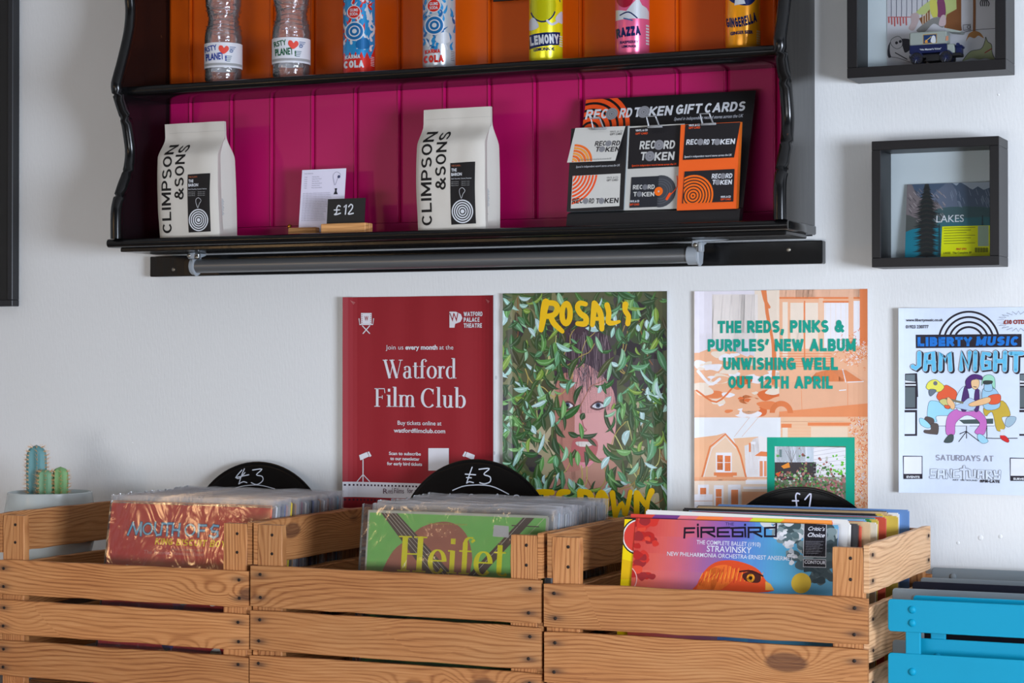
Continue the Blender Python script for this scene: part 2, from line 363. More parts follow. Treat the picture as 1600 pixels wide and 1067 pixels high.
# ---------------------------------------------------------------- materials
WG = 1.18      # photo colour -> albedo for things lit like the wall
def C(r, g, b, k=WG): return S(r, g, b, k)
def wallmat():
    m = bpy.data.materials.new('white_wall_paint'); b = base(m, (.8, .8, .8, 1), .7, 0, .3); nt = m.node_tree
    tc = nt.nodes.new('ShaderNodeTexCoord')
    mp = nt.nodes.new('ShaderNodeMapping'); mp.inputs['Scale'].default_value = (260, 260, 60)
    n = nt.nodes.new('ShaderNodeTexNoise'); n.inputs['Scale'].default_value = 1; n.inputs['Detail'].default_value = 4
    n2 = nt.nodes.new('ShaderNodeTexNoise'); n2.inputs['Scale'].default_value = 1.6; n2.inputs['Detail'].default_value = 6
    n3 = nt.nodes.new('ShaderNodeTexNoise'); n3.inputs['Scale'].default_value = 22; n3.inputs['Detail'].default_value = 2
    bp = nt.nodes.new('ShaderNodeBump'); bp.inputs['Strength'].default_value = .35; bp.inputs['Distance'].default_value = .0012
    bp2 = nt.nodes.new('ShaderNodeBump'); bp2.inputs['Strength'].default_value = .5; bp2.inputs['Distance'].default_value = .004
    nt.links.new(tc.outputs['Object'], mp.inputs[0]); nt.links.new(mp.outputs[0], n.inputs['Vector'])
    nt.links.new(tc.outputs['Object'], n2.inputs['Vector']); nt.links.new(tc.outputs['Object'], n3.inputs['Vector'])
    nt.links.new(n2.outputs['Fac'], bp2.inputs['Height']); nt.links.new(n.outputs['Fac'], bp.inputs['Height']); nt.links.new(bp2.outputs[0], bp.inputs['Normal'])
    nt.links.new(bp.outputs[0], b.inputs['Normal'])
    # scuffs: sparse small grey marks
    vo = nt.nodes.new('ShaderNodeTexVoronoi'); vo.inputs['Scale'].default_value = 7; mp2 = nt.nodes.new('ShaderNodeMapping'); mp2.inputs['Scale'].default_value = (1, 1, .6)
    nt.links.new(tc.outputs['Object'], mp2.inputs[0]); nt.links.new(mp2.outputs[0], vo.inputs['Vector'])
    lt = nt.nodes.new('ShaderNodeMath'); lt.operation = 'LESS_THAN'; lt.inputs[1].default_value = .022; nt.links.new(vo.outputs['Distance'], lt.inputs[0])
    cr = nt.nodes.new('ShaderNodeMix'); cr.data_type = 'RGBA'; cr.inputs[6].default_value = (.77, .77, .76, 1); cr.inputs[7].default_value = (.83, .83, .82, 1)
    nt.links.new(n2.outputs['Fac'], cr.inputs[0])
    mk = nt.nodes.new('ShaderNodeMix'); mk.data_type = 'RGBA'; mk.inputs[7].default_value = (.45, .45, .46, 1)
    mu = nt.nodes.new('ShaderNodeMath'); mu.operation = 'MULTIPLY'; mu.inputs[1].default_value = .6; nt.links.new(lt.outputs[0], mu.inputs[0])
    nt.links.new(mu.outputs[0], mk.inputs[0]); nt.links.new(cr.outputs[2], mk.inputs[6]); nt.links.new(mk.outputs[2], b.inputs['Base Color'])
    return m
def woodmat(name, light, mid, dark, knotc, rough=.55):
    m = bpy.data.materials.new(name); b = base(m, mid, rough, 0, .3); nt = m.node_tree; N = nt.nodes.new; L = nt.links.new
    def M(op, a, bb=None, c=None):
        x = N('ShaderNodeMath'); x.operation = op
        for i, q in enumerate((a, bb, c)):
            if q is None: continue
            if isinstance(q, (int, float)): x.inputs[i].default_value = q
            else: L(q, x.inputs[i])
        return x.outputs[0]
    tc = N('ShaderNodeTexCoord'); oi = N('ShaderNodeObjectInfo'); ad = N('ShaderNodeVectorMath'); ad.operation = 'ADD'
    cm = N('ShaderNodeCombineXYZ'); r1 = M('MULTIPLY', oi.outputs['Random'], 37.0); r2 = M('MULTIPLY', oi.outputs['Random'], 91.0)
    L(r1, cm.inputs[0]); L(r2, cm.inputs[2]); L(tc.outputs['Object'], ad.inputs[0]); L(cm.outputs[0], ad.inputs[1])
    def nz(vec, sc=1, det=3, dis=0):
        mp = N('ShaderNodeMapping'); mp.inputs['Scale'].default_value = vec; L(ad.outputs[0], mp.inputs[0])
        n = N('ShaderNodeTexNoise'); n.inputs['Scale'].default_value = sc; n.inputs['Detail'].default_value = det; n.inputs['Distortion'].default_value = dis; L(mp.outputs[0], n.inputs['Vector']); return n.outputs['Fac']
    warp = nz((2.2, 2, 9), 1, 2); fine = nz((14, 60, 520), 1, 4); blot = nz((5, 6, 14), 1, 5); pores = nz((60, 90, 900), 1, 2)
    mp = N('ShaderNodeMapping'); mp.inputs['Scale'].default_value = (4.6, .4, 10.5); mp.inputs['Rotation'].default_value = (0, .5, 0); L(ad.outputs[0], mp.inputs[0])
    vo = N('ShaderNodeTexVoronoi'); vo.inputs['Scale'].default_value = 1; L(mp.outputs[0], vo.inputs['Vector'])
    sp = N('ShaderNodeSeparateColor'); L(vo.outputs['Color'], sp.inputs[0]); on = M('GREATER_THAN', sp.outputs[0], .40)
    d = vo.outputs['Distance']; dw = M('ADD', d, M('MULTIPLY', M('SUBTRACT', blot, .5), .10))
    bulge = M('MULTIPLY', M('EXPONENT', M('MULTIPLY', M('MULTIPLY', d, d), -16)), on)
    sx = N('ShaderNodeSeparateXYZ'); L(ad.outputs[0], sx.inputs[0])
    phase = M('ADD', M('ADD', M('MULTIPLY', sx.outputs[2], 1050), M('MULTIPLY', warp, 88)), M('ADD', M('MULTIPLY', bulge, 40), M('MULTIPLY', nz((9, 5, 60), 1, 3), 5.5)))
    g = M('MULTIPLY_ADD', M('SINE', phase), .5, .5); g = M('POWER', g, 3.0)
    amp = nz((3, 3, 20), 1, 2)
    g2 = M('ADD', M('ADD', M('MULTIPLY', g, M('MULTIPLY', amp, .62)), M('MULTIPLY', fine, .70)), M('MULTIPLY_ADD', blot, .7, -.35))
    cr = N('ShaderNodeValToRGB'); e = cr.color_ramp; e.elements[0].position = .12; e.elements[0].color = light; e.elements[1].position = .85; e.elements[1].color = dark
    x = e.elements.new(.42); x.color = mid; L(g2, cr.inputs[0])
    hs = N('ShaderNodeHueSaturation'); L(cr.outputs[0], hs.inputs['Color']); L(M('ADD', M('ADD', .70, M('MULTIPLY', blot, .42)), M('MULTIPLY', oi.outputs['Random'], .24)), hs.inputs['Value'])
    hs.inputs['Saturation'].default_value = 1.0
    kn = M('MULTIPLY', M('SMOOTH_MIN', 1.0, M('MAXIMUM', M('MULTIPLY', M('SUBTRACT', .155, dw), 26), 0), .1), on)
    mx = N('ShaderNodeMix'); mx.data_type = 'RGBA'; L(M('MULTIPLY', kn, M('MULTIPLY_ADD', fine, .7, .5)), mx.inputs[0]); L(hs.outputs[0], mx.inputs[6]); mx.inputs[7].default_value = knotc
    # rust stain running along the grain from the nails (object property nail_x, nail_z)
    at = N('ShaderNodeAttribute'); at.attribute_type = 'OBJECT'; at.attribute_name = 'nail_x'
    az = N('ShaderNodeAttribute'); az.attribute_type = 'OBJECT'; az.attribute_name = 'nail_z'
    so = N('ShaderNodeSeparateXYZ'); L(tc.outputs['Object'], so.inputs[0])
    dx = M('MULTIPLY', M('SUBTRACT', M('ABSOLUTE', so.outputs[0]), at.outputs['Fac']), 75); dz = M('MULTIPLY', M('SUBTRACT', M('ABSOLUTE', so.outputs[2]), az.outputs['Fac']), 210)
    st = M('MULTIPLY', M('EXPONENT', M('MULTIPLY', M('ADD', M('MULTIPLY', dx, dx), M('MULTIPLY', dz, dz)), -1.0)), M('MULTIPLY', M('GREATER_THAN', at.outputs['Fac'], .001), .75))
    m2 = N('ShaderNodeMix'); m2.data_type = 'RGBA'; L(st, m2.inputs[0]); L(mx.outputs[2], m2.inputs[6]); m2.inputs[7].default_value = S(70, 52, 45)
    L(m2.outputs[2], b.inputs['Base Color'])
    bp = N('ShaderNodeBump'); bp.inputs['Strength'].default_value = .6; bp.inputs['Distance'].default_value = .0009
    L(M('ADD', g2, M('MULTIPLY', pores, .6)), bp.inputs['Height']); L(bp.outputs[0], b.inputs['Normal'])
    MATS[name] = m; return m
def glosspaint(name, c, rough, chip=None, th=.70, spec=.5, wob=.0012, sc=18):
    m = bpy.data.materials.new(name); b = base(m, c, rough, 0, spec); nt = m.node_tree
    n = addbump(m, b, sc, .8, wob, (1, 1, .35), 4)
    n2 = nt.nodes.new('ShaderNodeTexNoise'); n2.inputs['Scale'].default_value = 70; n2.inputs['Detail'].default_value = 5
    tc = nt.nodes.new('ShaderNodeTexCoord'); nt.links.new(tc.outputs['Object'], n2.inputs['Vector'])
    gt = nt.nodes.new('ShaderNodeMath'); gt.operation = 'GREATER_THAN'; gt.inputs[1].default_value = th; nt.links.new(n2.outputs['Fac'], gt.inputs[0])
    mx = nt.nodes.new('ShaderNodeMix'); mx.data_type = 'RGBA'; mx.inputs[6].default_value = c; mx.inputs[7].default_value = chip or (c[0]*.8, c[1]*.8, c[2]*.8, 1)
    nt.links.new(gt.outputs[0], mx.inputs[0]); nt.links.new(mx.outputs[2], b.inputs['Base Color']); MATS[name] = m; return m
WALL = wallmat()
PINE = woodmat('pine_crate_wood', C(204, 146, 94, 1.0), C(184, 124, 74, 1.0), C(138, 82, 44, 1.0), S(100, 62, 42))
LIT_PINE = woodmat('window_lit_pine_wood', C(214, 174, 134), C(200, 156, 114), C(158, 112, 76), S(120, 78, 52))  # crate pine again, cool window light put into its paler colour
OAK = woodmat('beech_block_wood', C(214, 160, 104), C(196, 142, 88), C(160, 110, 66), S(150, 100, 60))
BLACK = glosspaint('black_gloss_paint', (.0045, .0045, .005, 1), .22, S(60, 38, 24), .745, .42, .0012, 14)
BLACKIN = glosspaint('black_satin_paint', (.006, .005, .006, 1), .5, (.01, .01, .01, 1), .8, .35, .0006, 30)
PURPLE = glosspaint('plum_gloss_paint', S(166, 8, 84, 1.3), .36, S(165, 60, 130), .765, .5, .0010, 9)
ORANGE = glosspaint('orange_gloss_paint', S(210, 86, 0, 1.15), .32, S(190, 80, 10), .77, .55, .0012, 9)
INK = printmat('printed_paper', .55, .3)
INKG = printmat('glossy_print', .28, .5)
INKM = printmat('printed_can_metal', .24, .6, .35)
PAPER = mat('poster_paper', (.8, .8, .8, 1), .6, 0, .3)
CREAM = mat('cream_card_edge', C(205, 196, 180), .8)
NAIL = mat('rusty_nail_head', S(48, 38, 34), .5, .6)
VINYL = mat('black_vinyl', (.003, .003, .0035, 1), .20, 0, .3)
CHALK = mat('white_chalk_pen', (.78, .80, .84, 1), .7)
FRAMEM = mat('black_frame_foil', (.0085, .0075, .0085, 1), .42, 0, .4)
PLASTIC = clearmat('clear_record_sleeve', (.97, .97, .97, 1), .03, .13, 1.45, (15, .0036, (1, 1, .8)), 1.5)
PLASTICB = clearmat('cloudy_record_sleeve', (.93, .93, .95, 1), .20, .2, 1.45, (24, .003, (1, 1, .5)), 1.4)
PETM = clearmat('clear_bottle_plastic', (.93, .93, .93, 1), .10, .05, 1.5, (45, .002, (1, 1, 2)), 2.2)
GLASS = clearmat('picture_glass', (.97, .98, .98, 1), .0, .02, 1.3, None, .5)
STEEL = mat('grey_blind_metal', S(118, 120, 122, 1.1), .35, .6)
GREYPL = mat('grey_bracket_plastic', S(150, 156, 162, 1.1), .4)
SCREW = mat('zinc_screw', S(150, 145, 135), .35, .9)
BRASS = mat('brass_screw', S(190, 140, 60), .3, .9)
# ---------------------------------------------------------------- the room
def struct(o): o['kind'] = 'structure'; return o
struct(MB().box(-4.2, 1.6, 0, .12, 0, 2.75).build('wall_back', WALL))
struct(MB().box(-4.2, 1.6, -6.0, .12, -.1, 0).build('floor', mat('grey_floor', S(120, 105, 92), .5, bump=(8, .3, .002))))
struct(MB().box(-4.2, 1.6, -3.0, .12, 2.75, 2.85).build('ceiling', mat('white_ceiling', (.75, .74, .72, 1), .8)))
struct(MB().box(-4.32, -4.2, -3.0, .12, 0, 2.75).build('wall_left', WALL))
struct(MB().box(-4.2, 1.6, -.014, 0, 0, .12, .003).build('baseboard_back', mat('white_skirting', (.7, .7, .7, 1), .5)))
# ---------------------------------------------------------------- black wall shelf
XL0, XL1, XR0, XR1 = -2.2137, -2.1957, -.958, -.9399
ZB, ZBT, ZM0, ZM1 = 1.3865, 1.4022, 1.665, 1.683
PROF = [(1.4022, .168), (1.4467, .168), (1.4682, .1632), (1.4986, .1482), (1.5295, .1301), (1.5621, .1231), (1.5943, .1290), (1.6232, .1385), (1.6587, .1588), (1.681, .1678), (1.7018, .1609), (1.7243, .1509), (1.7654, .1349), (1.7926, .1268), (1.8228, .1228), (1.8462, .1249), (1.876, .130), (1.905, .142), (1.935, .160), (1.95, .166), (1.99, .166)]
shelf = empty('wall_shelf', (-1.58, 0, ZB), 'black gloss wall shelf with scalloped sides and plum and orange back boards', 'shelf')
for nm, a, b in (('side_panel', XL0, XL1), ('side_panel', XR0, XR1)):
    pr = [(q[0], q[1]) for q in catmull(PROF, 4)]
    m = MB(); m.prism([(0.0, 1.4022)]+[(-d, z) for z, d in pr]+[(0.0, 1.99)], lambda p, q, t: (t, p, q), a, b)
    # rounded nose along the scalloped edge
    m.tube([((a+b)/2, -d+.001, z) for z, d in pr], (b-a)/2+.0018, 12)
    m.build(nm, BLACK, shelf, .9)
m = MB(); m.box(-2.226, -.9375, -.160, 0, ZB, ZBT-.0002, .002); m.tube([(-2.226, -.160, (ZB+ZBT)/2), (-.9375, -.160, (ZB+ZBT)/2)], .0079, 12)
m.build('bottom_board', BLACK, shelf, .8)
MB().box(-2.21, -.945, -.148, -.03, ZB-.0075, ZB, .0015).build('bottom_moulding', BLACK, shelf)
m = MB(); m.box(XL1, XR0, -.140, -.0125, ZM0, ZM1, .0015); m.tube([(XL1, -.140, (ZM0+ZM1)/2), (XR0, -.140, (ZM0+ZM1)/2)], .009, 12)
m.build('middle_board', BLACK, shelf, .8)
MB().box(XL1, XR0, -.140, -.0125, 1.94, 1.958, .002).build('top_board', BLACK, shelf)
MB().box(XL0+.004, XR1-.004, -.004, 0, 1.385, 1.99).build('back_sheet', BLACKIN, shelf)
# tongue-and-groove boards, measured groove positions on the back plane
gro = [XL1]+[PY(u, 200, -.012).x for u in (299, 363, 426, 490, 557, 625, 696, 766, 837, 909, 984, 1060, 1136, 1213)]+[XR0]
for i in range(len(gro)-1):
    a, b = gro[i], gro[i+1]
    g = .0030
    for z0, z1, mm in ((1.4275, ZM0, PURPLE), (ZM1, 1.94, ORANGE)):
        m = MB(); pts = [(a+g*.2, -.004), (a+g*.2, -.0090), (a+g*1.9, -.012), (b-g*1.9, -.012), (b-g*1.3, -.0142), (b-g*.8, -.0140), (b-g*.2, -.0095), (b-g*.2, -.004)]
        m.prism(pts, lambda p, q, t: (p, q, t), z0, z1)
        m.build('back_board', mm, shelf)
MB().box(XL1, XR0, -.0128, -.004, ZBT, 1.4268, .0006).build('bottom_rail', PURPLE, shelf)
p = PY(452, 354, -.013)
MB().dome((p.x, -.0128, p.z), .0045, .002).box(p.x-.0012, p.x+.0012, -.0152, -.0142, p.z-.0012, p.z+.0012).build('screw', BRASS, shelf, .8)
# ---------------------------------------------------------------- batten and roller blind
bat = MB().box(-2.232, -.9216, -.02, 0, 1.3385, 1.3766, .0015).build('wall_batten', BLACK); tag(bat, 'long black painted timber batten screwed to the wall under the black shelf', 'batten')
for u, v in ((271, 421), (1232, 390)):
    q = PY(u, v, -.02); MB().dome((q.x, -.0195, q.z), .004, .0015).build('screw', SCREW, bat, .8)
bl = empty('roller_blind', (-1.6, -.075, 1.352), 'grey metal tube of a rolled up blind hanging from brackets under the shelf', 'blind')
tz = 1.3535; ty = -.075
a, b = PY(306, 415, ty).x, PY(1076, 402, ty).x
MB().tube([(a, ty, tz), (b, ty, tz)], .0125, 28).build('tube', STEEL, bl, .9)
MB().box(a, b, ty+.0115, ty+.0135, tz-.002, tz+.010, .0004).build('fabric_edge', mat('white_blind_fabric', (.6, .6, .6, 1), .8), bl)
for side, x in ((-1, a-.004), (1, b+.014)):
    m = MB()
    m.tube([(x-.012*max(side, 0)-.002, ty, tz), (x+.004, ty, tz)], .0155, 24)
    m.prism([(ty-.014, tz+.002), (ty-.013, 1.366), (ty-.010, 1.378), (ty+.03, 1.378), (ty+.03, 1.374), (ty+.012, 1.371), (ty+.014, tz+.002), (ty+.010, tz-.014), (ty, tz-.0185), (ty-.010, tz-.014)], lambda p, q, t: (t, p, q), x+.003, x+.0075, .001)
    m.box(x-.004, x+.012, ty-.016, ty+.004, 1.3665, 1.3785, .002)
    if side > 0:
        m.prism([(x, 1.3785), (x, 1.3755), (x+.028, 1.3755), (x+.055, 1.3782)], lambda p, q, t: (p, t, q), ty-.012, ty+.004)
        m.box(x+.008, x+.015, ty-.018, ty-.004, 1.358, 1.3745, .0015)
    br = m.build('bracket', GREYPL, bl, .7)
    for dx in ((0, .017) if side < 0 else (.004,)):
        MB().dome((x-.001+dx, ty-.0155, 1.3725-.003*(dx > 0)), .0042, .0025).build('screw', SCREW, br, .8)
    if side < 0: MB().box(x-.002, x+.022, ty-.0155, ty-.0125, 1.3655, 1.3778, .003).build('bracket_plate', STEEL, br)
# ---------------------------------------------------------------- bottles
def cylart(cx, cy, z0, r):
    az = math.atan2(CAMP.y-cy, CAMP.x-cx)
    def g(x, d):
        a = az+math.asin(max(-.999, min(.999, x/1000/r))); return Vector((cx+(r+d)*math.cos(a), cy+(r+d)*math.sin(a)))
    def f(x, y, d):
        i = math.floor(x/3); t = x/3-i; p = g(i*3, d)*(1-t)+g(i*3+3, d)*t; return (p.x, p.y, z0+y/-1000)
    return Art(fmap=f, clip=(-r*998, -400, r*998, 400))
def bottle(uc, v0, labtop, ink, lab, words, dx):
    q = PY(uc, v0, -.075); x, y = q.x, -.075; z = ZM1
    t = empty('water_bottle', (x, y, z), lab, 'bottle', None)
    pr = [(.012, .004), (.024, .0), (.030, .002), (.0335, .010), (.034, .018), (.0335, .070), (.0345, .078), (.0345, .088), (.033, .098), (.029, .112), (.0275, .122), (.029, .132), (.0325, .146), (.0335, .158), (.0325, .170), (.027, .186), (.018, .200), (.0125, .208), (.0125, .222)]
    MB().lathe(pr, (x, y, z), 36).build('bottle_body', PETM, t, 3)
    for zz in (.101, .108, .117, .127, .137): 
        rr = .0335-.005*math.exp(-((zz-.121)/.012)**2)
        MB().tube([(x+rr*math.cos(k*math.pi/14), y+rr*math.sin(k*math.pi/14), z+zz+.0016*math.sin(k*.9)) for k in range(29)], .0007, 5).build('moulded_rib', PETM, t, 3)
    MB().lathe([(.0145, .206), (.0145, .224), (.013, .2255)], (x, y, z), 24).build('cap', mat('white_cap', (.7, .7, .7, 1), .4), t, .8)
    MB().lathe([(.0348, .030), (.0348, .0755)], (x, y, z), 36, cap=False).build('label_band', mat('white_bottle_label', C(205, 205, 210), .45), t, 3)
    A = cylart(x, y, z, .0349); A.rect(-34, -38, 34, -33.5, C(150, 150, 150))
    A.text('RSTY', -33+dx, -59, 9.5, ink, bold=.025, rot=8, width=22); A.text('PLANET', -31+dx, -43, 12, ink, bold=.03, rot=3, width=32)
    A.poly([(0+dx, -54), (-8+dx, -62), (-7+dx, -69), (-2+dx, -69), (1+dx, -65), (5+dx, -69), (9+dx, -67), (9+dx, -61)], C(215, 70, 55), True)
    for k in range(4): A.rect(11+dx, -68+3*k, 22-2*k+dx, -66.6+3*k, C(110, 120, 150)); A.rect(5+dx, -51+3*k, 15-k+dx, -49.6+3*k, C(110, 130, 140))
    A.ring(14+dx, -60, 2, 3, C(60, 90, 140)); A.text('!', 3+dx, -42, 9, ink, bold=.04)
    A.build('label_print', INK, t, 3e-4, strips=3)
bottle(349, 120, 0, S(30, 60, 150), 'clear plastic water bottle with blue lettering on its label, leftmost on the orange shelf', '', 0)
bottle(455, 117, 0, S(20, 95, 60), 'clear plastic water bottle with green lettering, second from left on the orange shelf', '', 3)
# ---------------------------------------------------------------- drink cans
def can(uc, v0, bodyc, lab, draw):
    y = -.075; q = PY(uc, v0, y); x = q.x; z = ZM1; r = .0288
    t = empty('drink_can', (x, y, z), lab, 'can', 'slim drink cans on the orange shelf')
    cm = mat('can_'+lab.split()[0]+lab.split()[1], bodyc, .25, .35, .6)
    MB().lathe([(.022, .001), (.0245, 0), (.0262, .004), (r, .011), (r, .140), (.0262, .150), (.0255, .152), (.024, .150)], (x, y, z), 40).build('can_body', cm, t, .9)
    MB().lathe([(.0235, .1495), (.0235, .1505), (.0262, .1522), (.0255, .1535)], (x, y, z), 32).build('lid', SCREW, t, .8)
    MB().box(x-.006, x+.006, y-.012, y+.006, z+.1506, z+.152, .0005).build('ring_pull', SCREW, t)
    A = cylart(x, y, z, r+.0001); draw(A); A.build('can_print', INKM, t, 2.5e-4, strips=3)
WHT = (.72, .74, .78, 1); DB = S(20, 35, 90); RD = S(205, 45, 35, 1.2); BL = S(40, 135, 190, 1.2)
def cola(A, basec, silver):
    if not silver:
        A.rect(-29, -139, 29, -11, BL)
        A.poly([(-29, -6), (29, -6), (29, -58)]+[(24-5*k, (-30 if k % 2 else -42)) for k in range(11)]+[(-29, -36)], RD)
    rnd = random.Random(3+silver)
    for k in range(80):
        x, y = rnd.uniform(-27, 27), rnd.uniform(-135, -44 if not silver else -30)
        if silver and x > 12 and k % 3: continue
        A.stroke([(x, y, 4.4), (x+rnd.uniform(-4, 4), y-6, 3.4), (x+rnd.uniform(-8, 8), y-13, .4)], 3.2, [WHT, RD, BL, WHT][k % 4] if not silver else [BL, S(30, 100, 160), BL, WHT][k % 4])
    A.disc(-8, -78, 17, WHT); A.disc(-8, -78, 15, S(30, 110, 170)); A.ring(-8, -78, 8, 10, WHT); A.disc(-8, -78, 4, WHT)
    A.disc(-9, -112, 12, WHT); A.disc(-9, -112, 10.5, RD); A.text('GUMS', -16, -113, 5, WHT, width=14, bold=.03); A.text('SODA', -16, -106, 5, WHT, width=14, bold=.03)
    A.poly([(-2, -62), (14, -66), (18, -50), (2, -46), (-6, -52)], WHT if silver else S(30, 110, 170), True)
    c2 = WHT if not silver else RD
    A.sans('KARMA', -24, -29, 7, c2, 26, .24, align='l', rot=2); A.sans('COLA', -26, -13, 13, c2, 34, .3, align='l', rot=1)
    for k in range(6): A.rect(20, -34+3*k, 26, -33+3*k, WHT if not silver else S(120, 120, 125))
can(561, 104, S(205, 45, 35, 1.2), 'red and blue slim cola can with white lettering, nearest the bottles', lambda A: cola(A, 0, 0))
can(686, 98, S(190, 195, 200), 'silver and blue slim cola can with red lettering on the orange shelf', lambda A: cola(A, 0, 1))
def lemon(A):
    A.disc(-5, -98, 22, S(205, 200, 10), ry=28); A.ring(-5, -98, 20.5, 22.5, DB, 200, 340, ky=1.28); A.stroke([(-4, -126), (2, -131), (8, -127)], 3, S(60, 130, 50)); A.ring(-8, -136, 8, 11, RD); 
    A.stroke([(14, -110), (20, -114), (24, -106)], 1.2, DB); A.poly([(20, -84), (28, -90), (28, -70), (16, -74)], WHT, True); A.poly([(-28, -74), (-20, -78), (-12, -62), (-28, -58)], WHT, True); A.stroke([(2, -72), (10, -66), (20, -72)], 4, WHT)
    A.poly([(-28, -50), (24, -54), (22, -32), (-28, -26)], DB); A.sans('LEMONY', -26, -31, 16, WHT, 48, .27, align='l', rot=4); A.text('LEMONADE', -20, -21, 5, DB, width=34, bold=.04, rot=2)
    for k in range(5): A.rect(22, -48+4*k, 27, -46+4*k, WHT)
can(853, 88, S(222, 210, 20, 1.2), 'yellow slim lemonade can with navy lettering on the orange shelf', lemon)
def razza(A):
    A.disc(-12, -104, 15, S(175, 30, 55), ry=20); A.poly([(-26, -126), (-4, -130), (6, -112), (-2, -106), (-10, -118), (-24, -114)], S(50, 150, 120), True)
    A.poly([(-28, -82), (-10, -78), (0, -90), (10, -100), (16, -88), (24, -84), (28, -78), (28, -66), (-28, -64)], WHT, False); A.stroke([(-20, -72), (-6, -76), (8, -66)], 2.2, DB); A.stroke([(-14, -66), (0, -62)], 2, S(40, 110, 160))
    A.sans('RAZZA', -26, -34, 16, DB, 40, .3, align='l', rot=5); A.text('RASPBERRY', -20, -24, 4.5, DB, width=30, bold=.03); A.text('LEMONADE', -17, -17, 4, DB, width=24, bold=.03)
    for k in range(9): A.rect(2+k % 3*5, -136+4*k, 26, -134.8+4*k, S(210, 120, 150))
    for k in range(7): A.rect(22, -56+5*k, 27, -53+5*k, WHT)
can(988, 77, S(214, 92, 130, 1.2), 'pink slim raspberry can with navy lettering on the orange shelf', razza)
def ginger(A):
    A.poly([(-26, -140), (20, -140), (26, -100), (14, -76), (-4, -74), (-22, -84), (-27, -110)], DB, True); A.poly([(-20, -138), (-2, -140), (4, -100), (-6, -84), (-16, -92), (-21, -110)], WHT, True); A.poly([(-12, -88), (0, -88), (4, -76), (-14, -74)], WHT)
    A.sans('GINGERELLA', -26, -40, 16, DB, 49, .26, align='l', rot=9, curve=lambda t: 5*math.sin(math.pi*t)); A.text('GINGER BEER', -20, -26, 5, DB, width=36, bold=.04, rot=3)
    for k in range(6): A.rect(21, -34+4*k, 27, -31+4*k, S(230, 190, 120))
can(1161, 67, S(232, 150, 20, 1.2), 'amber slim ginger beer can with navy lettering, rightmost on the orange shelf', ginger)
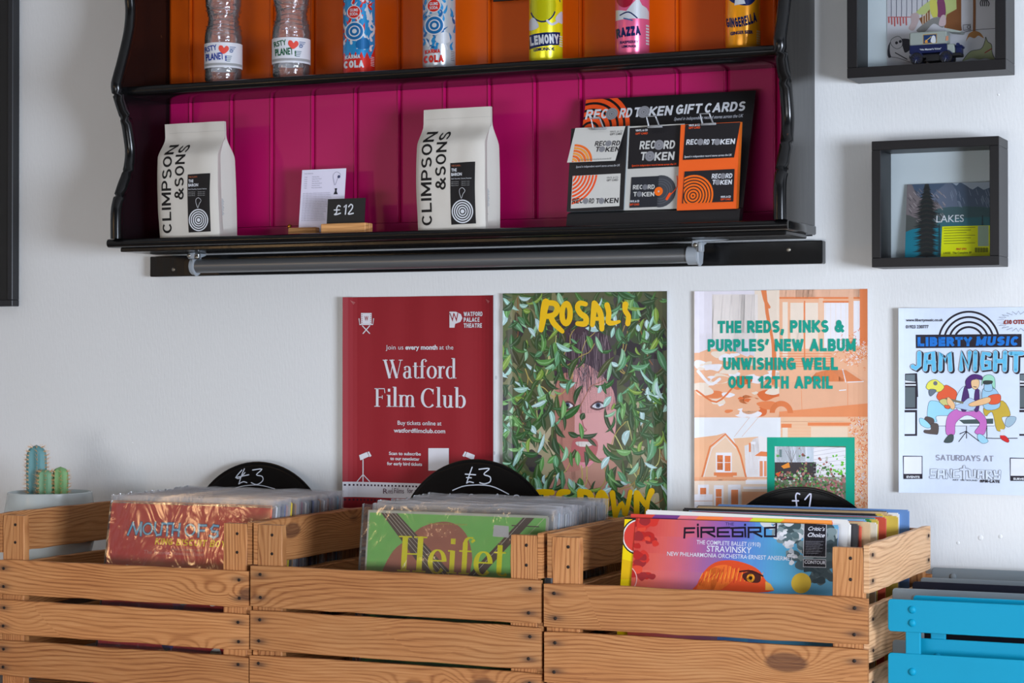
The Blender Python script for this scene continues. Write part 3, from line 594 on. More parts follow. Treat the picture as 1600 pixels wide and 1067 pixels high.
# ---------------------------------------------------------------- coffee bags
BAGM = mat('matt_cream_bag', C(208, 202, 192, 1.0), .55, 0, .35, bump=(26, .5, .0015, (1, 1, 1.4)))
def coffee_bag(x0, x1, yc, lab, seed, tilt):
    W = x1-x0; xc = (x0+x1)/2; z0 = ZBT; H = .212
    t = empty('coffee_bag', (xc, yc, z0), lab, 'bag', None)
    def prof(h):      # half width, front depth, back depth at relative height
        if h < .68: s = 1
        else: s = max(0, 1-(h-.68)/.2)
        s = s*s*(3-2*s)
        fd = .004+.033*s+.004*math.sin(min(1, h/.68)*math.pi)*(h < .68); 
        return W/2*(1.0 if h > .8 else 1.0+.018*math.sin(h*4)), fd, .004+.026*s
    lean = lambda h: -.004*h+tilt*h
    def front(x, z):
        h = max(0, min(1, (z-z0)/H)); hw, fd, bd = prof(h); rx = min(1, abs(x-xc-lean(h))/hw)
        wr = .0016*noise.noise(Vector((x*38+seed, z*26, seed)))*(1 if h > .1 else h*10)
        return yc-fd*(1-.22*rx**6)+wr-.0006*math.sin(x*95)*(1 if h > .85 else 0)
    m = MB(); rows = 34; cols = 26; grid = []
    for j in range(rows+1):
        h = j/rows; hw, fd, bd = prof(h); z = z0+h*H; row = []
        cx = xc+lean(h)
        for i in range(cols+1):
            x = cx-hw+2*hw*i/cols; row.append(m.bm.verts.new((x, front(x, z), z)))
        # right gusset: folded inward
        pin = .013*(1-abs(h-.45)*.8) if h < .85 else .0
        if h < .06: pin *= h/.06
        side_r = [(cx+hw-pin*.15, yc-fd*.45), (cx+hw-pin, yc-(fd-bd)*.3), (cx+hw-pin*.15, yc+bd*.5), (cx+hw, yc+bd)]
        back = [(cx+hw*(1-2*k/8), yc+bd+.001*math.sin(k)) for k in range(1, 8)]
        side_l = [(cx-hw, yc+bd), (cx-hw+pin*.15, yc+bd*.5), (cx-hw+pin, yc-(fd-bd)*.3), (cx-hw+pin*.15, yc-fd*.45)]
        for x, y in side_r+back+side_l: row.append(m.bm.verts.new((x, y, z)))
        grid.append(row)
    n = len(grid[0])
    for a, b in zip(grid, grid[1:]):
        for k in range(n): m.bm.faces.new((a[k], a[(k+1) % n], b[(k+1) % n], b[k]))
    m.bm.faces.new(grid[0]); m.bm.faces.new(grid[-1])
    m.build('bag_body', BAGM, t, .7)
    A = Art(fmap=lambda x, y, d: (x0+x/1000, front(x0+x/1000, z0+H-y/1000)-d, z0+H-y/1000))
    k = W*1000/126.0; K = S(22, 20, 20)
    A.rect(2, 17, W*1000-2, 17.5, C(170, 166, 158))                # tear line under the seal
    A.sans('CLIMPSON', 31*k, 203, 21, K, 163, .15, align='l', rot=90)
    A.sans('&SONS', 58*k, 143, 20, K, 102, .15, align='l', rot=90)
    lx0, lx1, ly0, ly1 = 66*k, 111*k, 97, 203
    A.poly([(lx0, ly0+1), (lx1, ly0), (lx1+1, ly1-1), (lx0+1, ly1)], S(26, 24, 26))
    A.text('THE CLASSIC', lx0+2, ly0+7, 2.6, S(200, 110, 70), width=18); A.text('THE', lx0+2, ly0+15.5, 5, WHT, width=10, bold=.03); A.text('BARON', lx0+2, ly0+23, 5, WHT, width=20, bold=.03)
    A.text('Dark Chocolate, Caramel, Hazelnut', lx0+2, ly0+29, 2.2, WHT, width=38)
    for q in range(3): A.text('Natural Brazil', lx0+2, ly0+34+3.2*q, 1.8, S(170, 170, 170), width=14); A.text('Espresso roast', lx0+22, ly0+34+3.2*q, 1.8, S(170, 170, 170), width=15)
    cxx = (lx0+lx1)/2
    A.stroke([(cxx-4, ly0+46), (cxx+1, ly0+44), (cxx+6, ly0+49), (cxx+2, ly0+55), (cxx-1, ly0+62), (cxx-3, ly0+58), (cxx-5, ly0+51)], .7, WHT, closed=True)
    for q in range(5): A.ring(cxx, ly1-22, 20-4.1*q-2.2, 20-4.1*q, WHT)
    A.disc(cxx, ly1-22, 1.6, WHT)
    A.build('bag_print', INK, t, 5e-4, strips=W*1000/26, ystrips=H*1000/34)
    # print on the right gusset
    G = Art(fmap=lambda x, y, d: (x1-.0018+d+lean(.3), yc-.030+x/1000, z0+y/-1000))
    for q in range(14): G.rect(8, -70+2.2*q, 18+(q*7 % 5), -69.2+2.2*q, C(120, 135, 150))
    G.ring(12, -26, 2.6, 3.6, C(70, 90, 100), 0, 300)
    G.build('side_print', INK, t, 3e-4)
coffee_bag(-2.132, -2.0045, -.105, 'cream coffee bag with black lettering at the left end of the plum shelf', 3.1, -.004)
coffee_bag(-1.6045, -1.4765, -.105, 'cream coffee bag with black lettering in the middle of the plum shelf', 8.4, .001)
# ---------------------------------------------------------------- cards in wooden stands
def stand(name, lab, cat, x0, x1, yf, hz, cx0, cx1, czt, lean, cardmat, draw, dep=.028):
    t = empty(name, ((x0+x1)/2, yf, ZBT), lab, cat)
    m = MB(); m.box(x0, x1, yf-dep, yf-dep*.55, ZBT, ZBT+hz, .0012); m.box(x0, x1, yf-dep*.42, yf, ZBT, ZBT+hz, .0012); m.box(x0+.0005, x1-.0005, yf-dep*.6, yf-dep*.38, ZBT, ZBT+hz*.5)
    m.build('wooden_block', OAK, t)
    zb = ZBT+hz*.5; ys = yf-dep*.5; dy = lean*(czt-zb)
    m = MB(); m.prism([(ys-.0006, zb), (ys+.0006, zb), (ys+dy+.0006, czt), (ys+dy-.0006, czt)], lambda p, q, tt: (tt, p, q), cx0, cx1); m.build('card', cardmat, t)
    A = Art((cx0, ys+dy-.0007, czt), (1, 0, 0), (0, -lean, -1)); draw(A, (cx1-cx0)*1000, (czt-zb)*1000); A.build('lettering', INK, t, 1e-4)
def infocard(A, W, H):
    K = C(120, 120, 140); A.text('THE BARON', 5, 8, 2, K, width=18)
    for k in range(6): A.text('Origin', 6, 14+4*k, 1.7, K, width=6); A.text('Minas Gerais Brazil', 22, 14+4*k, 1.7, K, width=14+(k*5 % 9))
    for k in range(17): A.text('the coffee tastes of dark chocolate and hazelnut', 5, 44+3.1*k, 1.6, K, width=(W*.62 if k < 9 else W*.5)+(k*7 % 6))
    A.stroke([(W-24, 10), (W-18, 6), (W-10, 11), (W-15, 18), (W-20, 30), (W-23, 22), (W-25, 14)], .6, K, closed=True); A.disc(W-13, 15, 2.8, S(70, 75, 110)); A.poly([(W-20, 36), (W-15, 36), (W-16, 41), (W-13, 47), (W-22, 47), (W-19, 41)], S(50, 50, 60))
stand('info_card', 'white coffee information card leaning in a small wooden block stand', 'card', -1.890, -1.832, -.060, .016, PY(463, 350, -.075).x+.004, PY(541, 264, -.06).x, 1.524, .12, mat('white_card', C(218, 214, 235), .6), infocard)
def pricecard(A, W, H):
    A.stroke([(26, 14), (22, 12), (19, 17), (19, 25), (15, 28), (20, 28), (27, 26)], 2.4, WHT); A.stroke([(14, 20), (25, 20)], 2, WHT)
    A.stroke([(34, 15), (38, 11), (37, 28)], 2.6, WHT, smooth=False); A.stroke([(43, 15), (47, 11), (51, 14), (49, 20), (43, 28), (53, 27)], 2.4, WHT)
stand('price_card', 'small black price card marked in white, standing in a wooden block', 'sign', -1.800, -1.711, -.100, .0185, -1.796, -1.7205, 1.4655, .10, mat('blackboard_card', S(28, 27, 26), .6), pricecard)
# ---------------------------------------------------------------- gift card display
gd_tl = PY(905, 155, -.045); gb = PY(885, 352, -.12)
gx0, gx1 = -1.3305, -1.0285; gtop = 1.6255; gyb, gyt = -.118, -.040
gd = empty('gift_card_display', ((gx0+gx1)/2, gyb, ZBT), 'leaning black counter display board with hooks and an orange ringed heading', 'display stand')
m = MB(); m.prism([(gyb, ZBT+.002), (gyt, gtop), (gyt+.004, gtop), (gyb+.004, ZBT+.002)], lambda p, q, t: (t, p, q), gx0, gx1); m.build('backing_board', mat('black_display_card', S(24, 22, 24), .42), gd)
m = MB(); m.prism([(gyb, ZBT+.001), (gyb-.012, ZBT+.001), (gyb-.006, ZBT+.022), (gyb+.008, ZBT+.026)], lambda p, q, t: (t, p, q), gx0, gx1); m.build('front_lip', mat('black_display_card', S(24, 22, 24), .42), gd)
m = MB(); m.prism([(gyb+.004, ZBT), (gyt+.004, gtop-.05), (gyt+.010, ZBT)], lambda p, q, t: (t, p, q), (gx0+gx1)/2-.001, (gx0+gx1)/2+.001); m.build('easel_back', CREAM, gd)
slope = Vector((0, gyb-gyt, ZBT-gtop)).normalized()
O = Vector((gx0, gyt, gtop)); GH = (gtop-ZBT)/abs(slope.z)*1000; GW = (gx1-gx0)*1000
OR = S(226, 78, 28, 1.25)
A = Art(O, (1, 0, 0), slope, clip=(0, 0, GW, GH))
cx, cy = A.px(933, 205)
for k in range(6): A.ring(cx-14, cy-2, 9+12*k-4, 9+12*k+3.6, OR, 0, 360, 48)
A.clip = None
LG = S(196, 200, 210)
A.TS('REC', 914, 949, 186, 15, WHT, .21, .1); A.TS('RD', 967, 986, 184, 15, WHT, .21, .1)
A.TS('T', 989, 1001, 183, 15, WHT, .21, .1); A.TS('KEN', 1013, 1049, 181, 15, WHT, .21, .1); A.TS('GIFT', 1055, 1095, 178, 15, WHT, .21, .1); A.TS('CARDS', 1100, 1163, 175, 15, WHT, .21, .1)
for u, v in ((956, 178), (1006, 175)):
    c = A.px(u, v); A.disc(*c, 11, S(150, 150, 155)); A.ring(*c, 4, 4.6, S(110, 110, 115)); A.ring(*c, 8, 8.5, S(120, 120, 125)); A.disc(*c, 1, S(30, 30, 30))
A.T('Spend in independent record stores across the UK', 1053, 1160, 186, 5, LG, .01, .2)
A.build('heading_print', INK, gd, 3e-4)
def tok(A, u0, u1, v, h, c, two=False, dot=S(140, 140, 145), sh=.12):
    """the two words with a grey disc for each letter o"""
    W = u1-u0
    def part(s_, a, b, vv): A.TS(s_, u0+W*a, u0+W*b, vv, h, c, .2, sh*.8)
    if not two:
        part('REC', 0, .235, v); part('RD', .36, .475, v); part('T', .51, .585, v); part('KEN', .70, 1, v-.6); ds = ((.295, v), (.64, v))
    else:
        part('REC', 0, .45, v); part('RD', .68, 1, v-.5); part('T', .02, .18, v+two); part('KEN', .42, .98, v+two); ds = ((.56, v), (.30, v+two))
    for a, vv in ds:
        q = A.px(u0+W*a, vv-h/2); r = abs(A.px(u0, vv)[1]-A.px(u0, vv-h*.60)[1]); A.disc(*q, r, dot); A.ring(*q, r*.55, r*.62, S(105, 105, 110)); A.disc(*q, r*.1, S(30, 30, 30))
def pack(lab, ul, ur, vt, vm, vb, thick, style):
    """a stack of card carriers on a hook: full carrier stack plus the card at its foot"""
    yb = gyb-.002
    def onb(v, y_off):   # height and depth on the leaning board for pixel row v
        B = Art(O+Vector((0, -y_off, 0)), (1, 0, 0), slope); return B
    B = onb(0, thick+.002)
    tl = B.px(ul, vt); br = B.px(ur, vb); x0, x1 = gx0+tl[0]/1000, gx0+br[0]/1000
    z_b = O+slope*(br[1]/1000); slope2 = Vector((0, -.14, -1)).normalized()
    O2 = z_b-slope2*(br[1]/1000); P3 = lambda x, dmm, off: (x, (O2+slope2*(dmm/1000)).y-off, (O2+slope2*(dmm/1000)).z)
    fq = Art((gx0, O2.y-thick, O2.z), (1, 0, 0), slope2); tl = fq.px(ul, vt); br = fq.px(ur, vb); x0, x1 = gx0+tl[0]/1000, gx0+br[0]/1000
    t = empty('gift_card_pack', ((x0+x1)/2, z_b.y-thick, z_b.z), lab, 'gift cards', 'gift card packs hanging on the display')
    basec = {'w': S(30, 28, 30), 'g': S(196, 194, 188), 'o': S(222, 88, 20, 1.2)}[style]
    sidec = {'w': C(150, 158, 162), 'g': C(190, 190, 185), 'o': S(215, 110, 30)}[style]
    nl = 5
    for k in range(nl):
        o0, o1 = .002+thick*k/nl, .002+thick*(k+.86)/nl
        m = MB(); sh = .0012*math.sin(k*2.3)
        va = [P3(x0+sh, tl[1]+k*.3, o0), P3(x1+sh, tl[1]+k*.3, o0), P3(x1+sh, br[1], o0), P3(x0+sh, br[1], o0)]
        vb = [P3(x0+sh, tl[1]+k*.3, o1), P3(x1+sh, tl[1]+k*.3, o1), P3(x1+sh, br[1], o1), P3(x0+sh, br[1], o1)]
        A1 = [m.bm.verts.new(q) for q in va]; B1 = [m.bm.verts.new(q) for q in vb]
        m.bm.faces.new(A1); m.bm.faces.new(B1)
        for i in range(4): m.bm.faces.new((A1[i], A1[(i+1) % 4], B1[(i+1) % 4], B1[i]))
        m.build('card_carrier', mat('carrier_'+style+('f' if k == nl-1 else 's'), basec if k == nl-1 else sidec, .5), t)
    A = Art((gx0, O2.y-thick-.0022, O2.z), (1, 0, 0), slope2)
    return t, A, B
G3 = S(44, 42, 46); OF = S(232, 104, 26, 1.2); LGY = C(196, 194, 188)
# left pack
t, A, B = pack('left stack of gift cards with a white flap bent forward', 893, 974, 200, 260, 328, .012, 'w')
A.T('Spend in independent record stores across the UK', 900, 968, 261, 3.4, WHT, .0, .2)
P = A.P([(895, 275), (970, 271), (968, 322), (892, 326)]); A.poly(P, LGY)
A.clip = (min(p[0] for p in P)+1, P[0][1], P[1][0], P[3][1]); c = A.px(889, 285)
for k in range(9): A.ring(c[0]-2, c[1]-14, 6*k+1.5, 6*k+5, OR, 270, 360, 16)
A.clip = None; tok(A, 894, 966, 318, 8, S(50, 48, 50)); A.T('VINYL & CD', 948, 966, 279, 3, S(110, 110, 110), .01); A.T('GIFT CARD', 948, 966, 283, 3, S(60, 60, 60), .02)
A.build('card_print', INKG, t, 2e-4)
FO = Vector((gx0, A.O.y-.001, A.O.z)); fl = Vector((0, -.42, -1)).normalized(); c0 = A.px(938, 199); FO = FO+A.ed*(c0[1]/1000)
FA = Art((gx0, FO.y, FO.z), (1, 0, 0), fl)
P = FA.P([(899, 200), (977, 197), (961, 251), (886, 254)])
m = MB(); f1 = [m.bm.verts.new(FA.O+FA.ex*(p[0]/1000)+FA.ed*(p[1]/1000)) for p in P]; f2 = [m.bm.verts.new(v.co+Vector((0, .0008, 0))) for v in f1]
m.bm.faces.new(f1); m.bm.faces.new(f2)
for i in range(4): m.bm.faces.new((f1[i], f1[(i+1) % 4], f2[(i+1) % 4], f2[i]))
m.build('card_flap', mat('white_carrier_card', LGY, .5), t)
xs = [p[0] for p in P]; FA.clip = (P[3][0]+1.5, 1, P[1][0], P[3][1]-.5); c = FA.px(893, 256)
for k in range(7): FA.ring(c[0], c[1], 5.2*k+1.5, 5.2*k+5.6, OF if k % 2 == 0 else S(236, 150, 60, 1.2), 0, 90, 16)
FA.clip = None; tok(FA, 929, 968, 228, 7.6, S(50, 48, 50), 9); FA.T('VINYL & CD', 953, 973, 207, 3, S(110, 110, 110)); FA.T('GIFT CARD', 953, 972, 211, 3, S(70, 70, 70), .02); FA.T('Spend in independent record stores across the UK', 905, 955, 250, 2.6, S(120, 120, 120))
FA.build('flap_print', INKG, t, 2e-4)
# middle pack
t, A, B = pack('middle stack of gift cards, black header above a pale card with a printed record', 981, 1062, 197, 264, 326, .007, 'g')
A.poly(A.P([(984, 200), (1064, 195), (1062, 260), (981, 264)]), S(34, 32, 35)); A.T('VINYL & CD', 993, 1012, 205, 3, WHT, .03); A.T('GIFT CARD', 993, 1012, 210, 3, OR, .02); tok(A, 999, 1054, 233, 13, S(206, 206, 202), 17.5)
A.T('Spend in independent record stores across the UK', 987, 1057, 259, 3, OR, .01, .2)
A.poly(A.P([(987, 277), (1030, 275), (1030, 323), (984, 325)]), S(44, 46, 52)); A.clip = (A.px(1028, 300)[0], -100, 400, 400); c = A.px(1032, 299)
A.disc(c[0], c[1], 27, S(70, 72, 78)); 
for k in range(3): A.ring(c[0], c[1], 12+4*k, 13+4*k, S(96, 98, 104))
A.clip = None; A.disc(c[0]-3, c[1], 7.5, OF); A.disc(c[0]-3, c[1], 1.6, LGY); A.stroke(A.P([(1058, 275), (1058, 292), (1046, 306), (1041, 311)]), 1.6, OR); A.stroke(A.P([(1047, 303), (1042, 311)]), 4.5, OR)
tok(A, 989, 1023, 296, 7, S(206, 206, 202), 11, S(120, 122, 128), 0); A.T('VINYL & CD', 984, 999, 316, 3, WHT, .03); A.T('GIFT CARD', 984, 999, 321, 3, OR, .02)
A.build('card_print', INKG, t, 2e-4)
# right pack
t, A, B = pack('right stack of gift cards, orange carriers with a black header and black ringed card', 1064, 1150, 194, 258, 326, .016, 'o')
A.poly(A.P([(1071, 195), (1157, 191), (1147, 246), (1067, 250)]), S(34, 32, 35)); A.T('VINYL & CD', 1076, 1094, 197, 3, WHT, .03); A.T('GIFT CARD', 1076, 1094, 201, 3, OR, .02); tok(A, 1072, 1148, 226, 8.4, WHT); A.T('Spend in independent record stores across the UK', 1069, 1143, 245, 3.2, WHT, .01, .2)
P = A.P([(1070, 268), (1148, 264), (1146, 315), (1066, 318)]); A.poly(P, S(40, 38, 42)); A.clip = (P[0][0], P[0][1], P[1][0], P[3][1]); c = A.px(1083, 306)
for k in range(7): A.ring(c[0], c[1], 5*k+1.6, 5*k+4.7, OF, 0, 360, 40)
A.clip = None; tok(A, 1112, 1144, 279, 7.5, WHT, 9.5); A.T('VINYL & CD', 1126, 1142, 309, 3, WHT, .03); A.T('GIFT CARD', 1126, 1142, 313, 3, OR, .02)
A.build('card_print', INKG, t, 2e-4)
# hooks
HK = clearmat('clear_hook_plastic', (.8, .8, .82, 1), .35, .1, 1.5)
for u, v in ((935, 199), (1022, 196), (1106, 192)):
    hyf = -.112; q = PY(u, v, hyf); x = q.x; yb_ = (O+slope*((gtop-q.z)*1000/abs(slope.z)/1000)).y; z = q.z
    m = MB(); m.tube([(x-.008, yb_, z), (x-.009, hyf, z-.002), (x-.012, hyf-.004, z+.015), (x+.004, hyf-.004, z+.015), (x+.009, hyf, z-.002), (x+.008, yb_, z)], .0017, 6)
    m.box(x-.012, x+.014, hyf-.001, hyf+.002, z-.004, z, .0008)
    m.build('hook', HK, gd, .8)

q = PY(771, 3, -.018); q2 = PY(826, 0, -.018)
tag(MB().box(q.x, q2.x, -.020, -.0165, q.z, q.z+.062, .0004).build('price_card', mat('black_display_card', S(24, 22, 24), .42)), 'small black card fixed to the orange boards at the top, beside the yellow can', 'card')
wb = bpy.data.objects['wall_back']
for u, v, r_ in ((1532, 840, .0045), (1497, 848, .003), (1563, 838, .0035), (207, 692, .0015), (1560, 148, .002)):
    q = PY(u, v, 0); MB().dome((q.x, .0002, q.z), r_, .0012).build('filled_screw_hole', WALL, wb, .8)
# ---------------------------------------------------------------- posters on the wall
def poster(name, lab, x0, x1, zt, zb, draw, disp, strips=8, ink=INK, skew=0.0, clip=True, back=(.78, .78, .78, 1)):
    """sheet of paper hanging on the wall; disp(x,y mm) lifts it off the wall"""
    W, H = (x1-x0)*1000, (zt-zb)*1000
    root = MB(); n = int(W/strips)+1; th = .0003; rows = 6; d0 = disp
    def disp(x, y):
        i = math.floor(x/strips); a = i*strips; t = x/strips-i; return d0(a, 999)*(1-t)+d0(min(a+strips, W+strips), 999)*t
    def pt(x, y, d): return (x0+x/1000, -.0012-disp(x, y)-d, zt-y/1000+skew*(x/W)*0)
    fr = [[root.bm.verts.new(pt(min(W, i*strips), H*j/rows, th)) for i in range(n+1)] for j in range(rows+1)]
    bk = [[root.bm.verts.new(pt(min(W, i*strips), H*j/rows, 0)) for i in range(n+1)] for j in range(rows+1)]
    for j in range(rows):
        for i in range(n):
            root.bm.faces.new((fr[j][i], fr[j][i+1], fr[j+1][i+1], fr[j+1][i])); root.bm.faces.new((bk[j][i], bk[j+1][i], bk[j+1][i+1], bk[j][i+1]))
    for i in range(n):
        root.bm.faces.new((fr[0][i], bk[0][i], bk[0][i+1], fr[0][i+1])); root.bm.faces.new((fr[rows][i], fr[rows][i+1], bk[rows][i+1], bk[rows][i]))
    for j in range(rows):
        root.bm.faces.new((fr[j][0], fr[j+1][0], bk[j+1][0], bk[j][0])); root.bm.faces.new((fr[j][n], bk[j][n], bk[j+1][n], fr[j+1][n]))
    bmesh.ops.remove_doubles(root.bm, verts=root.bm.verts, dist=1e-6)
    o = root.build(name, PAPER, None, .5, loc=(x0, 0, zb)); tag(o, lab, 'poster')
    A = Art((x0, -.0012, zt), (1, 0, 0), (0, 0, -1), clip=(0, 0, W, H) if clip else None); A.W, A.H = W, H
    A2 = draw(A); A.fmap = lambda x, y, d: pt(x, y, th+d)
    A.build('printed_picture', ink, o, 4e-4, strips=strips, ystrips=H/6, span=1.0e-3)
    if A2: A2.fmap = lambda x, y, d: pt(x, y, th+d); A2.build('lettering', ink, o, 4.8e-4+min(1.0e-3, 1.2e-5*len(A.items)), strips=strips, ystrips=H/6, span=3e-4)
    return o
def sub(A): 
    B = Art(A.O, A.ex, A.ed, clip=A.clip); B.W, B.H = A.W, A.H; return B
# 1. dark red film club poster
def film(A):
    R = S(138, 26, 36, 1.22); Wc = (.74, .72, .76, 1); A.rect(0, 0, A.W, A.H, R)
    P = A.px
    a, b = P(541, 752), P(775, 782); A.rect(0, a[1], A.W, b[1]+1, Wc)
    y0, y1 = P(560, 756)[1], P(560, 779)[1]
    for k in range(44): A.rect(2+7*k, y0, 5.4+7*k, y0+3.2, S(60, 30, 50)); A.rect(2+7*k, y1, 5.4+7*k, y1+3.2, S(60, 30, 50))
    B = sub(A)
    B.serif('Watford', 599, 715, 591, 29, Wc); B.serif('Film Club', 584, 729, 636, 29, Wc)
    B.T('Join us', 604, 631, 546, 7, Wc); B.T('every month', 634, 685, 546, 7, Wc, .035); B.T('at the', 688, 710, 546, 7, Wc)
    B.T('Buy tickets online at', 622, 691, 664, 6.5, Wc, .01); B.T('watfordfilmclub.com', 616, 697, 676, 6.5, Wc, .022)
    for i, s in enumerate(('Scan to subscribe', 'to our newsletter', 'for early bird tickets')): B.T(s, (609, 611, 606)[i], (659, 657, 661)[i], 711+8*i, 5, Wc, .022)
    B.poly(B.P([(671, 700), (703, 700), (703, 735), (671, 735)]), Wc)
    B.TS('WATFORD', 726, 755, 494, 7, Wc, .22); B.TS('PALACE', 726, 750, 503, 7, Wc, .22); B.TS('THEATRE', 726, 754, 512, 7, Wc, .22)
    B.poly(B.P([(704, 487), (714, 487), (722, 491), (724, 497), (721, 503), (713, 506), (712, 512), (704, 512)]), Wc); B.T('W', 705, 719, 502, 13, R, .01, -.1)
    B.poly(B.P([(566, 489), (582, 489), (582, 506), (566, 506)]), Wc); B.T('W', 571, 577, 501, 7, R, .03)
    for k in range(5): B.poly(B.P([(567, 491+3*k), (568, 491+3*k), (568, 492.4+3*k), (567, 492.4+3*k)]), R); B.poly(B.P([(580, 491+3*k), (581, 491+3*k), (581, 492.4+3*k), (580, 492.4+3*k)]), R)
    for q in ([(563, 498), (564, 507), (584, 507), (585, 498)], [(568, 509), (579, 521)], [(579, 509), (569, 521)]): B.stroke(B.P(q), 1.9, Wc, smooth=False)
    for mir, cu in ((1, 569), (-1, 737)):
        q = lambda u, v: B.px(cu+mir*(u-569), v)
        B.poly([q(563, 711), (q(575, 706)), q(578, 713), q(565, 719)], Wc); B.poly([q(576, 706), q(578, 705), q(582, 712), q(579, 714)], Wc)
        B.stroke([q(569, 718), q(569, 752)], 2, Wc); B.stroke([q(569, 741), q(560, 752)], 1.6, Wc); B.stroke([q(569, 741), q(579, 752)], 1.6, Wc)
    B.serif('eel', 608, 615, 771, 9, S(90, 60, 70)); B.T('R', 600, 607, 771, 8, S(90, 60, 70)); B.T('Films', 617, 632, 770.5, 8, S(90, 60, 70)); B.T('for a Real', 637, 668, 770.5, 8, S(90, 60, 70))
    for u, v in ((555, 473), (765, 471)): 
        c = B.px(u, v)
        for k in range(4): B.stroke([(c[0]-5+2*k, c[1]-4+k), (c[0]+k, c[1]+3-k)], .8, S(190, 110, 110))
    return B
curl = lambda W, a, b: (lambda x, y: a*max(0, 1-x/26)**2*min(1, y/260)+b*max(0, 1-(W-x)/30)**2*min(1, (y+30)/260)+.0010*(1+math.sin(x*.035+1))+.0006*(1+math.sin(x*.09)))
poster('film_club_poster', 'dark red film club poster with white serif lettering, leftmost on the wall', -1.8175, -1.519, 1.2947, .866, film, curl(298, .012, .007))
